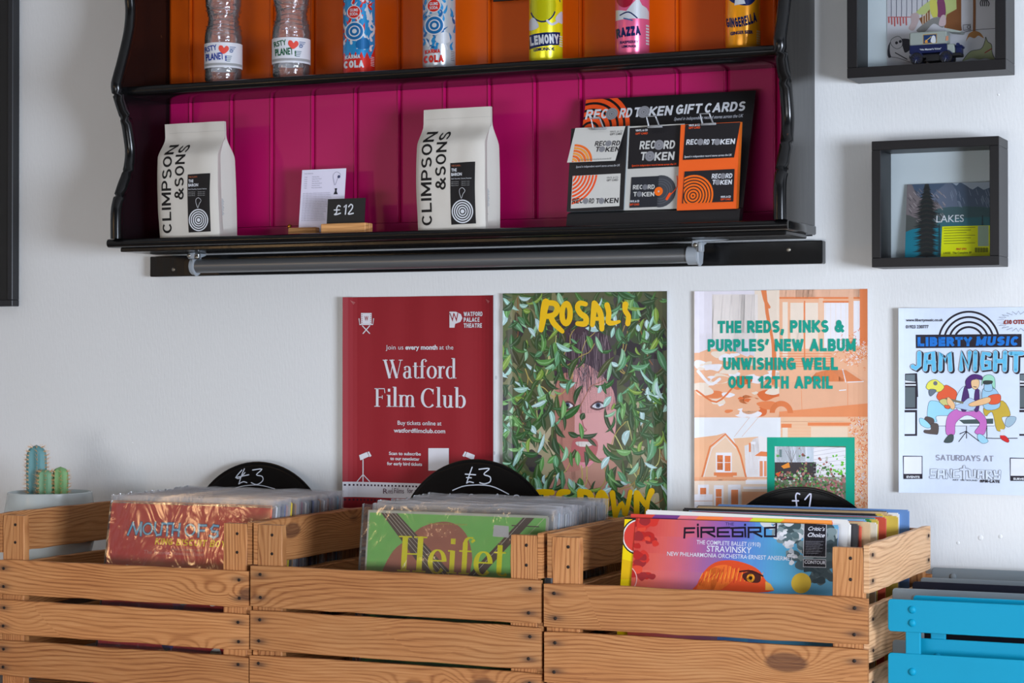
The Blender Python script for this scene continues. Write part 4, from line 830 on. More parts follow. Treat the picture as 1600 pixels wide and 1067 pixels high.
# 2. leafy poster with yellow lettering
def leafy(A):
    rnd = random.Random(11); A.rect(0, 0, A.W, A.H, S(84, 88, 62, 1.2))
    pal_bg = [(60, 58, 52), (86, 96, 56), (120, 118, 84), (150, 140, 110), (70, 70, 50), (52, 46, 54), (98, 112, 70), (170, 158, 130), (64, 84, 50)]
    for k in range(150):
        x, y = rnd.uniform(-10, A.W+10), rnd.uniform(-10, A.H+10); r = rnd.uniform(8, 26); c = pal_bg[rnd.randrange(9)]
        if y < 170 and x > 165: c = [(52, 46, 54), (44, 38, 46), (70, 66, 66), (60, 74, 50)][rnd.randrange(4)]
        A.poly([(x+r*math.cos(t)*rnd.uniform(.5, 1.1), y+r*1.4*math.sin(t)*rnd.uniform(.5, 1.1)) for t in [i*math.pi/4 for i in range(8)]], C(*c), True, 3)
    P = A.P
    # hair, face and neck seen between the leaves
    A.poly(P([(868, 530), (895, 512), (930, 510), (958, 545), (965, 600), (955, 640), (880, 640), (868, 590)]), C(66, 50, 62), True)
    A.poly(P([(893, 578), (915, 568), (945, 590), (962, 620), (962, 680), (945, 728), (920, 752), (893, 742), (874, 690), (873, 640), (882, 600)]), C(206, 150, 150), True)
    A.poly(P([(870, 600), (898, 590), (900, 700), (915, 750), (890, 742), (872, 690)]), C(172, 116, 104), True)
    A.poly(P([(868, 745), (905, 735), (950, 715), (985, 760), (990, 810), (860, 810)]), C(176, 128, 112), True)
    for k in range(60):
        u = rnd.uniform(872, 955); A.stroke(P([(u, rnd.uniform(512, 530)), (u+rnd.uniform(-4, 6), 560), (u+rnd.uniform(-8, 14), rnd.uniform(585, 615))]), rnd.uniform(.5, 1.3), C(*[(40, 30, 42), (104, 88, 98), (130, 112, 120), (58, 44, 58)][k % 4]))
    for cu, s in ((888, 1), (936, 1.15)):
        A.poly(P([(cu-11*s, 636), (cu, 626), (cu+12*s, 634), (cu, 641)]), C(90, 56, 60), True); A.poly(P([(cu-8*s, 635), (cu, 629), (cu+9*s, 634), (cu, 638)]), C(212, 214, 222), True); c = A.px(cu, 633); A.disc(c[0], c[1], 4.6, S(70, 84, 110)); A.disc(c[0], c[1], 2.2, S(15, 15, 20))
    A.stroke(P([(908, 640), (913, 665), (918, 672), (908, 676)]), 2.0, C(160, 96, 100)); A.poly(P([(897, 688), (915, 682), (935, 690), (930, 716), (908, 722), (895, 712)]), C(172, 92, 94), True); A.poly(P([(902, 690), (930, 691), (922, 697), (906, 697)]), C(214, 205, 200), True); A.stroke(P([(902, 718), (918, 728), (932, 716)]), 4, C(212, 130, 146))
    gr = [(64, 110, 52), (86, 138, 70), (110, 158, 92), (132, 176, 140), (150, 190, 176), (44, 84, 44), (74, 124, 84), (168, 198, 196), (120, 150, 60), (92, 146, 104)]
    def leaf(x, y, L, a, wd, c, bend):
        pts = []; n = 6
        cent = [(x+L*t*math.cos(a+bend*t), y+L*t*math.sin(a+bend*t), t) for t in [i/n for i in range(n+1)]]
        for side in (1, -1):
            seq = cent if side == 1 else list(reversed(cent))[1:-1]
            for px_, py_, t in seq:
                ww = wd*math.sin(math.pi*min(1, t*1.02))**.8*side; aa = a+bend*t*1.8+math.pi/2
                pts.append((px_+ww*math.cos(aa), py_+ww*math.sin(aa)))
        A.poly(pts, C(*c)); k2 = (min(255, c[0]+44), min(255, c[1]+40), min(255, c[2]+46))
        A.poly([(px_+wd*.45*math.sin(math.pi*t)*math.cos(a+bend*t*1.8+math.pi/2), py_+wd*.45*math.sin(math.pi*t)*math.sin(a+bend*t*1.8+math.pi/2)) for px_, py_, t in cent]+[(cent[i][0], cent[i][1]) for i in (5, 4, 3, 2, 1)], C(*k2))
    fx0, fy0 = A.px(880, 585); fx1, fy1 = A.px(960, 745)
    for k in range(42):
        x, y = rnd.uniform(0, A.W), rnd.uniform(0, A.H); q = [(x, y)]; a = rnd.uniform(.9, 2.2)
        for j in range(5): a += rnd.uniform(-.7, .7); x += 17*math.cos(a); y += 17*math.sin(a); q.append((x, y))
        A.stroke(q, rnd.uniform(.9, 2.2), C(*[(160, 140, 80), (178, 160, 90), (140, 90, 56), (186, 186, 120)][k % 4]))
    for k in range(900):
        x, y = rnd.uniform(-8, A.W+8), rnd.uniform(-12, A.H+6); inside = fx0 < x < fx1 and fy0-20 < y < fy1
        if inside and rnd.random() < .74: continue
        if A.H*.12 < y < A.H*.36 and fx0 < x < fx1+8 and rnd.random() < .6: continue
        c = gr[rnd.randrange(10)]
        if rnd.random() < .25: c = (44, 70, 40)
        leaf(x, y, rnd.uniform(14, 40 if k > 350 else 52), rnd.uniform(.5, 2.6), rnd.uniform(2.0, 5.5 if k > 350 else 8), c if k > 260 else (40+k % 30, 60+k % 34, 40), rnd.uniform(-.9, .9))
    B = sub(A); Y = S(238, 186, 16, 1.15)
    Z1 = lambda pts: [B.px(770+p[0]/5.333, 440+p[1]/5.333)+((p[2]/4.4,) if len(p) > 2 else ()) for p in pts]
    Z2 = lambda pts: [B.px(770+p[0]/5.333, 620+p[1]/5.333)+((p[2]/4.4,) if len(p) > 2 else ()) for p in pts]
    for q in ([(450, 175, 66), (435, 240, 60), (425, 320, 54), (410, 400, 44)], [(440, 178, 40), (520, 182, 44), (548, 225, 48), (520, 275, 44), (460, 290, 40)], [(490, 290, 44), (520, 350, 46), (590, 415, 34)],
              [(700, 220, 0)], [(785, 188, 36), (735, 180, 40), (715, 215, 42), (740, 265, 44), (785, 300, 46), (780, 350, 46), (715, 350, 36)], [(855, 180, 44), (850, 260, 46), (840, 360, 40)], [(860, 185, 44), (900, 250, 46), (915, 320, 46), (918, 395, 40)], [(845, 310, 30), (915, 310, 30)],
              [(960, 195, 44), (975, 260, 42), (972, 335, 44), (1015, 345, 34), (1062, 333, 24)], [(1112, 190, 48), (1110, 240, 40), (1138, 290, 40), (1132, 350, 42)]):
        if len(q) > 1: B.stroke(Z1(q), 1, Y)
    B.stroke(Z1([(625, 182, 42), (652, 230, 44), (650, 310, 46), (620, 350, 44), (590, 310, 46), (592, 225, 44)]), 1, Y, closed=True)
    for q in ([(340, 800, 40), (420, 790, 44), (505, 795, 44)], [(455, 800, 50), (460, 900, 48), (450, 1010, 44)], [(640, 790, 40), (570, 800, 50), (555, 870, 50), (550, 1000, 46)], [(560, 880, 30), (620, 870, 30)], [(740, 790, 56), (742, 880, 50), (740, 1010, 50)], [(740, 790, 40), (810, 800, 50), (840, 880, 50), (820, 990, 44)],
              [(1005, 800, 46), (1015, 880, 42), (1030, 1000, 40)], [(1030, 990, 38), (1085, 880, 30), (1110, 990, 34), (1155, 790, 36)], [(1205, 800, 48), (1205, 1000, 44)], [(1210, 800, 44), (1280, 900, 40)], [(1330, 785, 50), (1300, 860, 34), (1285, 1000, 34)]): B.stroke(Z2(q), 1, Y)
    B.stroke(Z2([(915, 795, 46), (950, 850, 50), (945, 940, 50), (912, 985, 40), (880, 940, 50), (885, 850, 50)]), 1, Y, closed=True)
    return B
poster('leafy_poster', 'poster of a face hidden in green willow leaves with yellow hand-cut lettering', -1.5012, -1.195, 1.2975, .872, leafy,
       lambda x, y: .0008+.0032*(1-min(1, abs(x-148)/148))+.006*max(0, 1-x/22)**2*min(1, y/300)+.007*max(0, 1-(306-x)/26)**2*min(1, y/300), ink=INKG)
# 3. orange houses poster
def houses(A):
    rnd = random.Random(5); P = A.P; o1, o2, o3, o4, wt = C(226, 130, 80), C(240, 176, 140), C(246, 214, 196), C(214, 168, 140), C(232, 228, 236)
    def R(u0, v0, u1, v1, c): A.poly(P([(u0, v0), (u1, v0), (u1, v1), (u0, v1)]), c)
    R(1080, 445, 1365, 640, o3); R(1087, 450, 1180, 560, C(226, 220, 228)); R(1113, 460, 1185, 530, C(236, 222, 216)); R(1080, 648, 1365, 810, o2)
    A.poly(P([(1087, 560), (1130, 545), (1175, 560), (1220, 575), (1222, 652), (1087, 652)]), o2, True)
    for k in range(70):
        u, v = rnd.uniform(1087, 1218), rnd.uniform(545, 650); s = rnd.uniform(3, 13)
        if v < 590 and rnd.random() < .4: continue
        A.poly(P([(u+s*math.cos(t)*rnd.uniform(.6, 1.3)*1.3, v+s*.6*math.sin(t)*rnd.uniform(.5, 1.3)) for t in [i*math.pi/3.5 for i in range(7)]]), [o1, o3, wt, o2, C(218, 110, 60), o2][k % 6] if v > 590 else [o3, wt, o3, o2][k % 4], True, 3)
    for q in ([(1196, 450), (1200, 490), (1208, 530), (1211, 560), (1209, 600)], [(1192, 452), (1197, 470), (1203, 480)]): A.stroke([p+(w_,) for p, w_ in zip(P(q), (5, 6, 5, 8, 4))], 4, o1)
    A.stroke(P([(1092, 580), (1110, 600), (1125, 592)]), 5, wt); A.stroke(P([(1090, 610), (1120, 628), (1150, 600)]), 3, C(222, 120, 70))
    # porch
    R(1219, 451, 1357, 650, o2); R(1219, 452, 1357, 464, C(232, 182, 152)); R(1219, 464, 1357, 467, o1)
    R(1224, 472, 1232, 560, o3); R(1234, 470, 1284, 560, o2); R(1236, 473, 1256, 545, o3); R(1259, 473, 1279, 545, o3); R(1257, 470, 1259, 560, o1); R(1280, 466, 1287, 575, C(238, 190, 160)); R(1288, 472, 1326, 548, wt); R(1286, 470, 1328, 473, o1); R(1326, 464, 1334, 548, o2); R(1334, 470, 1344, 540, wt); R(1344, 450, 1357, 540, o1)
    for k in range(5): R(1290+8*k, 474, 1290.6+8*k, 546, o3)
    for k in range(6): R(1219, 552+4*k, 1300, 553+4*k, o1)
    for k in range(240):
        u, v = rnd.gauss(1338, 16), rnd.gauss(548, 13)
        if 1300 < u < 1357 and 515 < v < 580: A.stroke(P([(u, v), (u+rnd.uniform(-4, 4), v+rnd.uniform(-4, 3))]), .9, [wt, C(218, 112, 62), o1][k % 3])
    # parked car
    A.poly(P([(1219, 600), (1245, 596), (1270, 582), (1290, 576), (1325, 576), (1345, 588), (1357, 596), (1357, 650), (1219, 650)]), C(226, 172, 138)); A.poly(P([(1262, 596), (1276, 582), (1292, 578), (1318, 578), (1320, 596)]), C(224, 130, 80)); A.poly(P([(1300, 579), (1322, 578), (1340, 590), (1350, 596), (1322, 596)]), C(216, 130, 84)); A.stroke(P([(1317, 577), (1322, 597)]), 1.6, wt)
    A.stroke(P([(1325, 597), (1350, 596)]), 1.4, wt); A.stroke(P([(1253, 610), (1254, 640)]), .7, o1); A.stroke(P([(1325, 600), (1325, 635)]), .7, o1); A.stroke(P([(1312, 610), (1322, 609)]), 1.6, wt); A.poly(P([(1219, 643), (1357, 630), (1357, 651), (1219, 651)]), C(226, 140, 92)); A.ring(*A.px(1222, 645), 11, 20, C(216, 120, 70), 0, 180)
    # lower half: sky, gabled houses
    R(1087, 652, 1222, 720, C(226, 228, 240)); A.stroke(P([(1148, 682), (1172, 652)]), .6, o4); A.stroke(P([(1160, 682), (1186, 652)]), .6, o4)
    A.poly(P([(1087, 684), (1120, 680), (1134, 676), (1112, 694), (1104, 720), (1097, 748), (1087, 750)]), C(238, 176, 136)); A.poly(P([(1146, 685), (1186, 682), (1190, 740), (1164, 745), (1155, 705)]), C(240, 186, 150)); A.poly(P([(1164, 696), (1172, 694), (1178, 686), (1190, 681), (1200, 684), (1200, 745), (1166, 745)]), C(236, 226, 226))
    A.poly(P([(1134, 677), (1152, 698), (1158, 712), (1167, 748), (1097, 748), (1104, 720), (1110, 698)]), C(238, 200, 172)); A.stroke(P([(1097, 748), (1104, 720), (1110, 698), (1134, 678), (1152, 698), (1158, 712), (1167, 748)]), 3.2, o1, smooth=False); A.stroke(P([(1100, 745), (1107, 720), (1113, 700), (1134, 682), (1150, 700)]), 1.0, wt, smooth=False)
    R(1119, 707, 1144, 740, wt); R(1121, 711, 1130, 734, C(224, 124, 72)); R(1133, 712, 1142, 736, C(224, 124, 72)); R(1121, 722, 1142, 723, wt); R(1116, 738, 1152, 743, o1); R(1120, 743, 1146, 748, C(226, 140, 94))
    R(1087, 748, 1200, 812, C(238, 208, 186)); R(1087, 745, 1168, 751, C(232, 164, 122)); R(1092, 757, 1108, 777, wt); R(1095, 762, 1104, 776, C(224, 124, 72)); R(1087, 772, 1114, 800, wt); R(1087, 782, 1114, 783, o2); R(1116, 758, 1131, 792, wt); R(1119, 764, 1128, 792, C(226, 130, 80)); R(1119, 776, 1128, 777, wt); R(1138, 757, 1158, 795, wt); R(1143, 765, 1154, 795, C(230, 140, 92)); R(1160, 768, 1200, 812, C(236, 172, 134)); R(1166, 750, 1200, 756, wt); R(1162, 760, 1200, 764, wt)
    A.poly(P([(1180, 712), (1190, 705), (1201, 706), (1201, 713)]), o1); R(1186, 717, 1200, 745, wt); R(1188, 720, 1193, 744, C(230, 150, 110)); R(1195, 720, 1199, 744, C(230, 150, 110)); R(1171, 692, 1174, 706, o1); R(1174, 690, 1182, 694, wt)
    R(1221, 652, 1357, 812, C(240, 186, 150))
    for k in range(5): R(1221, 658+5*k, 1335, 658.8+5*k, o2)
    R(1263, 660, 1330, 665, o1); R(1268, 667, 1325, 684, C(244, 204, 178)); R(1222, 662, 1238, 668, o1); R(1224, 668, 1232, 684, o3)
    for k in range(620):
        u, v = rnd.uniform(1328, 1357), rnd.uniform(652, 812)
        if u < 1336 and v > 690: continue
        A.stroke(P([(u, v), (u+rnd.uniform(-3, 3), v+rnd.uniform(-3, 3))]), 1.2, [C(222, 214, 220), C(216, 116, 70), o2, o1][k % 4])
    # green framed garden picture
    R(1200, 683, 1336, 812, S(14, 158, 130, 1.2)); R(1212, 697, 1322, 812, C(110, 120, 96))
    cl = A.clip; a, b = A.px(1212, 697), A.px(1322, 812); A.clip = (a[0], a[1], b[0], A.H)
    R(1212, 697, 1262, 724, C(214, 220, 228)); R(1262, 697, 1276, 740, C(196, 206, 216)); R(1272, 697, 1322, 745, C(226, 224, 228)); R(1212, 722, 1276, 750, C(62, 56, 58)); R(1219, 702, 1223, 714, C(110, 130, 130))
    for k in range(9): A.stroke(P([(1272, 700+6*k), (1322, 690+7*k)]), .6, C(180, 176, 182))
    for k in range(5): A.stroke(P([(1238, 722), (1229+4*k, 704)]), .7, C(120, 110, 110))
    for k in range(1100):
        v = 700+98*rnd.random()**.55; u = rnd.uniform(1212, 1322)
        if v < 736 and not (1250 < u < 1262 or (1278 < u < 1300 and v > 715) or u > 1300 and v < 740 and rnd.random() < .5 or rnd.random() < .06): continue
        s = rnd.uniform(1.0, 3.0); c = [(70, 130, 60), (96, 160, 80), (60, 100, 60), (130, 170, 96), (150, 84, 80), (176, 120, 110), (110, 90, 70), (190, 190, 180)][rnd.randrange(8)]
        if u > 1300 and v < 740: c = (110, 190, 60)
        if u > 1280 and v > 745 and rnd.random() < .4: c = (180, 120, 120)
        A.poly(P([(u+s*math.cos(t)*rnd.uniform(.5, 1.2), v+s*math.sin(t)*rnd.uniform(.5, 1.2)) for t in (0, 1.2, 2.5, 3.8, 5)]), C(*c))
    A.poly(P([(1222, 728), (1234, 722), (1236, 730), (1226, 732)]), C(226, 140, 50)); A.poly(P([(1213, 740), (1222, 736), (1218, 745)]), C(220, 90, 50))
    A.clip = cl; B = sub(A); G = S(16, 150, 130, 1.2)
    for s, u0, u1, v in (('THE REDS, PINKS &', 1121, 1318, 520), ('PURPLES\u2019 NEW ALBUM', 1105, 1336, 549), ('UNWISHING WELL', 1130, 1309, 578), ('OUT 12TH APRIL', 1138, 1301, 607)): B.TS(s, u0, u1, v, 19.5, G, .26)
    return B
poster('houses_poster', 'orange tinted poster of old houses with bold green capital lettering', -1.1472, -.850, 1.2965, .872, houses,
       lambda x, y: .0008+.0035*max(0, 1-abs(x-146)/80)+.005*max(0, 1-x/20)**2*min(1, y/200)+.004*max(0, 1-(297-x)/26)**2, ink=INK)
# 4. jam night poster
def jam(A):
    K = S(38, 32, 44); P = A.P; A.rect(0, 0, A.W, A.H, C(210, 220, 236, 1.1)); Zf = lambda off: (lambda pts: [A.px(1380+p[0]/6.667, off+p[1]/6.667) for p in pts]); Z7, Z8 = Zf(460), Zf(620); B = sub(A)
    c = A.px(1514, 534)
    for r in (48, 39.5, 31.5, 23.5): A.ring(c[0], c[1], r-1.6, r+1.6, K, 0, 180, 40)
    A.poly(Z7([(348, 420), (1445, 412), (1445, 548), (350, 560)]), K); B.TS('LIBERTY', 1435, 1519, 541, 14.5, S(24, 110, 195, 1.15), .3); B.TS('MUSIC', 1525, 1592, 540, 14.5, S(24, 110, 195, 1.15), .3, .15)
    B.T('www.libertymusic.co.uk', 1418, 1474, 502, 4.2, K, .02); B.T('01923 230777', 1418, 1452, 513, 5, K, .02)
    LB = S(96, 180, 215, 1.15)
    lt = {'J': [[(385, 610), (385, 740), (350, 770), (320, 750)]], 'A': [[(445, 780), (455, 620), (525, 600), (535, 785)], [(455, 705), (535, 705)]], 'M': [[(600, 780), (605, 610), (650, 690), (695, 605), (705, 785)]], 'N': [[(815, 780), (820, 605), (890, 770), (905, 605)]], 'I': [[(965, 605), (960, 780)]], 'G': [[(1110, 625), (1050, 610), (1035, 700), (1045, 775), (1115, 765), (1110, 705), (1080, 705)]], 'H': [[(1175, 605), (1170, 785)], [(1275, 605), (1270, 785)], [(1175, 695), (1270, 695)]], 'T': [[(1330, 615), (1450, 615)], [(1388, 620), (1385, 790)]]}
    for w_, cc, dx, dy in ((9.6, K, 14, 10), (9.2, K, 2, 0), (7.6, WHT, 0, 0), (6.6, LB, 0, 0)):
        for st in lt.values():
            for q in st: B.stroke([p for p in Z7([(a+dx, b+dy) for a, b in q])], w_, cc, smooth=False)
    cc = A.px(1592, 502); sp = []
    for k in range(44): r = (1.25 if k % 2 else .85); sp.append((cc[0]+27*r*math.cos(k*math.pi/22), cc[1]+13*r*math.sin(k*math.pi/22)))
    B.stroke(sp, .6, S(90, 90, 100), smooth=False, closed=True); B.T('\u00a310 OTD', 1569, 1602, 506, 6, S(150, 50, 40), .05)
    # loudspeaker stacks
    for x0 in (243, 1425):
        A.poly(Z7([(x0, 825), (x0+120, 820), (x0+130, 1067), (x0, 1067)]), K); A.poly(Z7([(x0+6, 835), (x0+98, 835), (x0+98, 905), (x0+6, 890)]), C(100, 112, 118)); A.poly(Z7([(x0+2, 895), (x0+104, 910), (x0+104, 918), (x0+2, 918)]), WHT); A.poly(Z7([(x0+2, 935), (x0+108, 935), (x0+108, 950), (x0+2, 950)]), WHT)
        A.poly(Z8([(x0, 0), (x0+120, 0), (x0+120, 125), (x0, 125)]), K); A.poly(Z8([(x0, -100), (x0+100, -100), (x0+100, 110), (x0, 110)]), C(86, 96, 100)); A.poly(Z8([(x0-4, 135), (x0+120, 135), (x0+120, 405), (x0-4, 405)]), K); A.poly(Z8([(x0-4, 160), (x0+100, 160), (x0+100, 385), (x0-4, 385)]), C(205, 214, 228))
    # bench and drum stand
    for q in ([(560, 300), (860, 300)], [(905, 300), (1160, 300)], [(870, 260), (870, 430)], [(870, 360), (790, 465)], [(870, 360), (1000, 460)], [(800, 385), (870, 355)], [(1085, 180), (1085, 400), (1110, 430), (1400, 430)]): A.stroke(Z8(q), 1.3, K)
    A.poly(Z8([(560, 200), (1180, 200), (1160, 300), (580, 300)]), C(216, 222, 232)); A.poly(Z8([(790, 240), (1150, 225), (1150, 280), (840, 280)]), C(70, 84, 84))
    def fig(Z, pts, col, w_=.9): A.poly(Z(pts), col, True); A.stroke(Z(pts), w_*.55, K, closed=True)
    YL, PK, OC, LBl, OG = S(226, 220, 90, 1.1), S(196, 110, 186, 1.1), S(196, 166, 60, 1.1), C(150, 204, 226), S(222, 92, 56, 1.1)
    fig(Z8, [(480, 60), (540, 40), (600, 60), (740, 130), (720, 190), (560, 200), (560, 260), (470, 230)], LBl); fig(Z8, [(450, 205), (530, 230), (520, 290), (440, 270)], S(90, 76, 74)); fig(Z8, [(385, 225), (430, 230), (500, 300), (470, 325), (400, 290)], LBl); fig(Z8, [(505, 280), (575, 285), (575, 380), (540, 390), (440, 375), (435, 345), (500, 340)], S(92, 80, 76))
    fig(Z8, [(1060, 100), (1250, 40), (1330, 190), (1240, 215), (1275, 320), (1190, 350), (1140, 160), (1070, 200)], OC); fig(Z8, [(1300, 210), (1385, 210), (1370, 270), (1310, 315), (1275, 285)], C(150, 175, 190)); fig(Z8, [(1225, 400), (1275, 405), (1315, 450), (1300, 475), (1235, 440)], S(214, 40, 40)); A.poly(Z8([(1225, 335), (1270, 340), (1270, 400), (1228, 400)]), WHT)
    fig(Z8, [(670, 210), (760, 130), (880, 150), (980, 130), (1080, 240), (1055, 390), (955, 370), (1010, 270), (880, 190), (760, 270), (745, 390), (660, 385)], PK); fig(Z8, [(690, 395), (735, 400), (720, 470), (635, 470)], S(70, 84, 84)); fig(Z8, [(990, 390), (1035, 395), (1100, 460), (1040, 485), (990, 440)], C(150, 200, 220))
    fig(Z7, [(640, 950), (700, 960), (770, 1020), (740, 1110), (620, 1120), (560, 1060)], OG); fig(Z7, [(800, 1000), (870, 950), (1000, 990), (1020, 1067), (980, 1200), (790, 1210), (760, 1100)], C(196, 216, 232)); fig(Z7, [(840, 990), (870, 960), (900, 1080), (870, 1210), (810, 1190)], S(80, 50, 110)); fig(Z7, [(960, 1000), (1005, 1005), (1000, 1200), (950, 1200)], S(80, 50, 110)); fig(Z7, [(1040, 990), (1160, 980), (1215, 1060), (1210, 1180), (1060, 1190)], C(150, 190, 214)); fig(Z7, [(1100, 1060), (1220, 1040), (1215, 1130), (1110, 1140)], OG)
    fig(Z7, [(480, 910), (545, 885), (590, 910), (640, 960), (600, 1010), (530, 1010), (455, 975)], YL); fig(Z7, [(500, 985), (560, 1000), (500, 1060), (480, 1010)], C(100, 112, 124)); c = A.px(1380+548/6.667, 460+925/6.667); A.disc(c[0], c[1], 3.4, C(110, 110, 116))
    fig(Z7, [(890, 860), (950, 830), (1030, 850), (1030, 890), (960, 880), (940, 960), (880, 980), (860, 910)], S(84, 44, 116)); fig(Z7, [(925, 895), (1000, 890), (1000, 960), (960, 990), (925, 960)], C(224, 186, 140)); A.stroke(Z7([(945, 960), (975, 965)]), 1.1, K)
    fig(Z7, [(1060, 1000), (1070, 920), (1130, 920), (1140, 1000)], C(150, 190, 214)); fig(Z7, [(1030, 950), (1050, 860), (1110, 835), (1165, 870), (1170, 980), (1140, 950), (1130, 910), (1060, 900)], C(150, 206, 180)); fig(Z7, [(1050, 900), (1140, 900), (1130, 930), (1060, 935)], S(60, 66, 66))
    fig(Z8, [(740, 100), (830, 60), (900, 10), (980, 60), (940, 140), (840, 130)], C(170, 190, 214)); A.stroke(Z8([(660, 20), (830, 60)]), 3.4, C(120, 112, 90)); fig(Z8, [(590, 40), (650, 20), (720, 80), (690, 120), (620, 80)], C(196, 190, 120)); fig(Z8, [(680, 0), (740, 60), (750, 110), (720, 130), (670, 60)], C(226, 180, 130)); fig(Z8, [(900, 70), (1100, 0), (1110, 60), (940, 100)], C(226, 180, 130)); fig(Z8, [(645, 85), (700, 95), (690, 125), (650, 115)], OG)
    for x0, x1, s in ((225, 418, 'EVENTS'), (1325, 1500, 'SURVEY')):
        y0 = 610 if x0 < 300 else 632; A.poly(Z8([(x0, y0), (x1, y0+5), (x1, y0+242), (x0+5, y0+242)]), K); A.poly(Z8([(x0+8, y0+10), (x1-8, y0+12), (x1-8, y0+190), (x0+8, y0+188)]), C(214, 216, 230)); B.T(s, 1380+(x0+35)/6.667, 1380+(x0+(165 if x0 < 300 else 170))/6.667, 620+(y0+232)/6.667, 3.2, WHT, .04)
    B.TS('SATURDAYS AT', 1463, 1553, 720, 9, S(150, 150, 165), .13)
    st = {'S': [[(560, 760), (505, 760), (505, 800), (550, 800), (550, 835), (500, 835)]], 'A': [[(580, 840), (585, 760), (635, 760), (640, 840)], [(585, 805), (635, 805)]], 'N': [[(665, 840), (665, 765), (710, 835), (715, 760)]], 'C': [[(790, 765), (740, 770), (740, 835), (790, 830)]], 't': [[(847, 725), (847, 860)], [(812, 755), (885, 755)]], 'U': [[(905, 765), (910, 835), (960, 835), (960, 765)]], 'A2': [[(995, 840), (1000, 765), (1045, 765), (1050, 845)], [(1000, 808), (1045, 808)]], 'R': [[(1085, 850), (1085, 768), (1130, 770), (1128, 805), (1090, 808), (1135, 850)]], 'Y': [[(1165, 775), (1170, 810), (1215, 810)], [(1220, 772), (1215, 850), (1165, 845)]]}
    for w_, cc_ in ((4.6, K), (3.6, C(212, 222, 238, 1.1))):
        for q in st.values():
            for s_ in q: B.stroke(Z8(s_), w_, cc_, smooth=False)
    B.TS('8PM-LATE', 1532, 1563, 754, 4.4, K, .26); B.T('ART  OF  SOUND', 1489, 1528, 751, 2, K, .02)
    return B
poster('band_night_poster', 'white band night poster with blue block lettering and three drawn seated musicians', -.7972, -.587, 1.2642, .9668, jam,
       lambda x, y: .0008+.011*max(0, 1-x/60)**2*min(1, y/240)+.0008*(1+math.sin(x*.05)), ink=INK)
# ---------------------------------------------------------------- picture frames
def shadowbox(name, lab, x0, x1, z0, z1, dep, fw, back=True):
    t = empty(name, ((x0+x1)/2, 0, z0), lab, 'picture frame')
    for nm, a, b, c, d in (('frame_rail', x0, x1, z0, z0+fw), ('frame_rail', x0, x1, z1-fw, z1), ('frame_stile', x0, x0+fw, z0+fw, z1-fw), ('frame_stile', x1-fw, x1, z0+fw, z1-fw)):
        MB().box(a, b, -dep, -.0005, c, d, .0007).build(nm, FRAMEM, t)
    MB().box(x0+fw, x1-fw, -.006, -.003, z0+fw, z1-fw).build('backing', mat('white_frame_backing', C(196, 204, 208), .6), t)
    MB().box(x0+fw, x1-fw, -dep+.004, -dep+.0055, z0+fw, z1-fw).build('glass_pane', GLASS, t)
    return t
FD = .074
f2 = shadowbox('box_frame', 'black box frame with a mountain lake compact disc case inside', -.8257, -.6245, 1.3283, 1.5290, FD, .0145)
f1 = shadowbox('box_frame', 'black box frame holding a pencil drawing and a toy van, above the lake picture', -.8655, -.6135, 1.6320, 1.885, FD, .0165)
# drawing and van
y1_ = -.0068; dr = MB().box(PY(1386, 50, y1_).x, -.631, -.0072, -.0062, 1.6487, 1.862); dro = dr.build('pencil_drawing', mat('drawing_paper', C(186, 184, 190), .7), None); tag(dro, 'coloured pencil drawing of a seated man inside the upper box frame', 'drawing')
A = Art((PY(1386, 50, y1_).x, -.0072, 1.862), (1, 0, 0), (0, 0, -1), clip=(0, 0, 232, 213)); DZ = lambda pts: [A.px(1300+p[0]/4.85, p[1]/4.85) for p in pts]
BR = C(126, 78, 44); K = S(46, 44, 54)
for k in range(8): A.stroke(DZ([(445+40*k, -80), (450+39*k, 60), (448+39*k, 130)]), 1.0, C(76, 78, 96))
for k in range(7): A.stroke(DZ([(430+22*k, 135), (432+22*k, 170+(k*13 % 30))]), 2.4, C(180, 90, 90))
A.stroke(DZ([(425, 130), (600, 130)]), 1.4, C(180, 90, 90)); A.stroke(DZ([(980, 250), (1100, 225), (1275, 215)]), .8, K)
A.poly(DZ([(640, 90), (720, 20), (800, -20), (900, -20), (960, 20), (940, 110), (860, 130), (760, 110), (660, 110)]), C(176, 186, 120), True); A.poly(DZ([(800, 0), (850, 0), (860, 120), (800, 125)]), C(120, 60, 96), True); A.poly(DZ([(740, 10), (790, 0), (800, 120), (760, 125)]), C(196, 190, 90), True)
for q in ([(660, 140), (700, 120), (740, 70), (750, 160), (690, 200)], [(870, 110), (960, 60), (985, 230), (960, 240), (900, 220), (850, 210)], [(940, -60), (980, -60), (980, 230), (950, 230)]): A.poly(DZ(q), BR)
for k in range(4): A.stroke(DZ([(690+18*k, 110-6*k), (690+18*k, 190)]), 1.6, C(190, 170, 150))
A.poly(DZ([(640, 230), (740, 150), (800, 130), (860, 150), (840, 210), (770, 180), (700, 245)]), C(126, 124, 122), True); A.poly(DZ([(600, 110), (650, 100), (660, 150), (620, 230), (580, 215), (600, 170)]), C(176, 156, 156), True); A.poly(DZ([(830, 120), (860, 120), (860, 190), (810, 190)]), C(190, 166, 170), True)
A.stroke(DZ([(1078, -60), (1080, 60), (1078, 240)]), 4.4, BR); A.poly(DZ([(1045, 250), (1080, 235), (1125, 250), (1150, 290), (1110, 270), (1080, 290), (1040, 280), (1015, 315), (1030, 270)]), C(160, 110, 60), True)
for k in range(5): A.stroke(DZ([(1150, -30), (1125+16*k, 20), (1130+14*k, 45)]), 1.6, K)
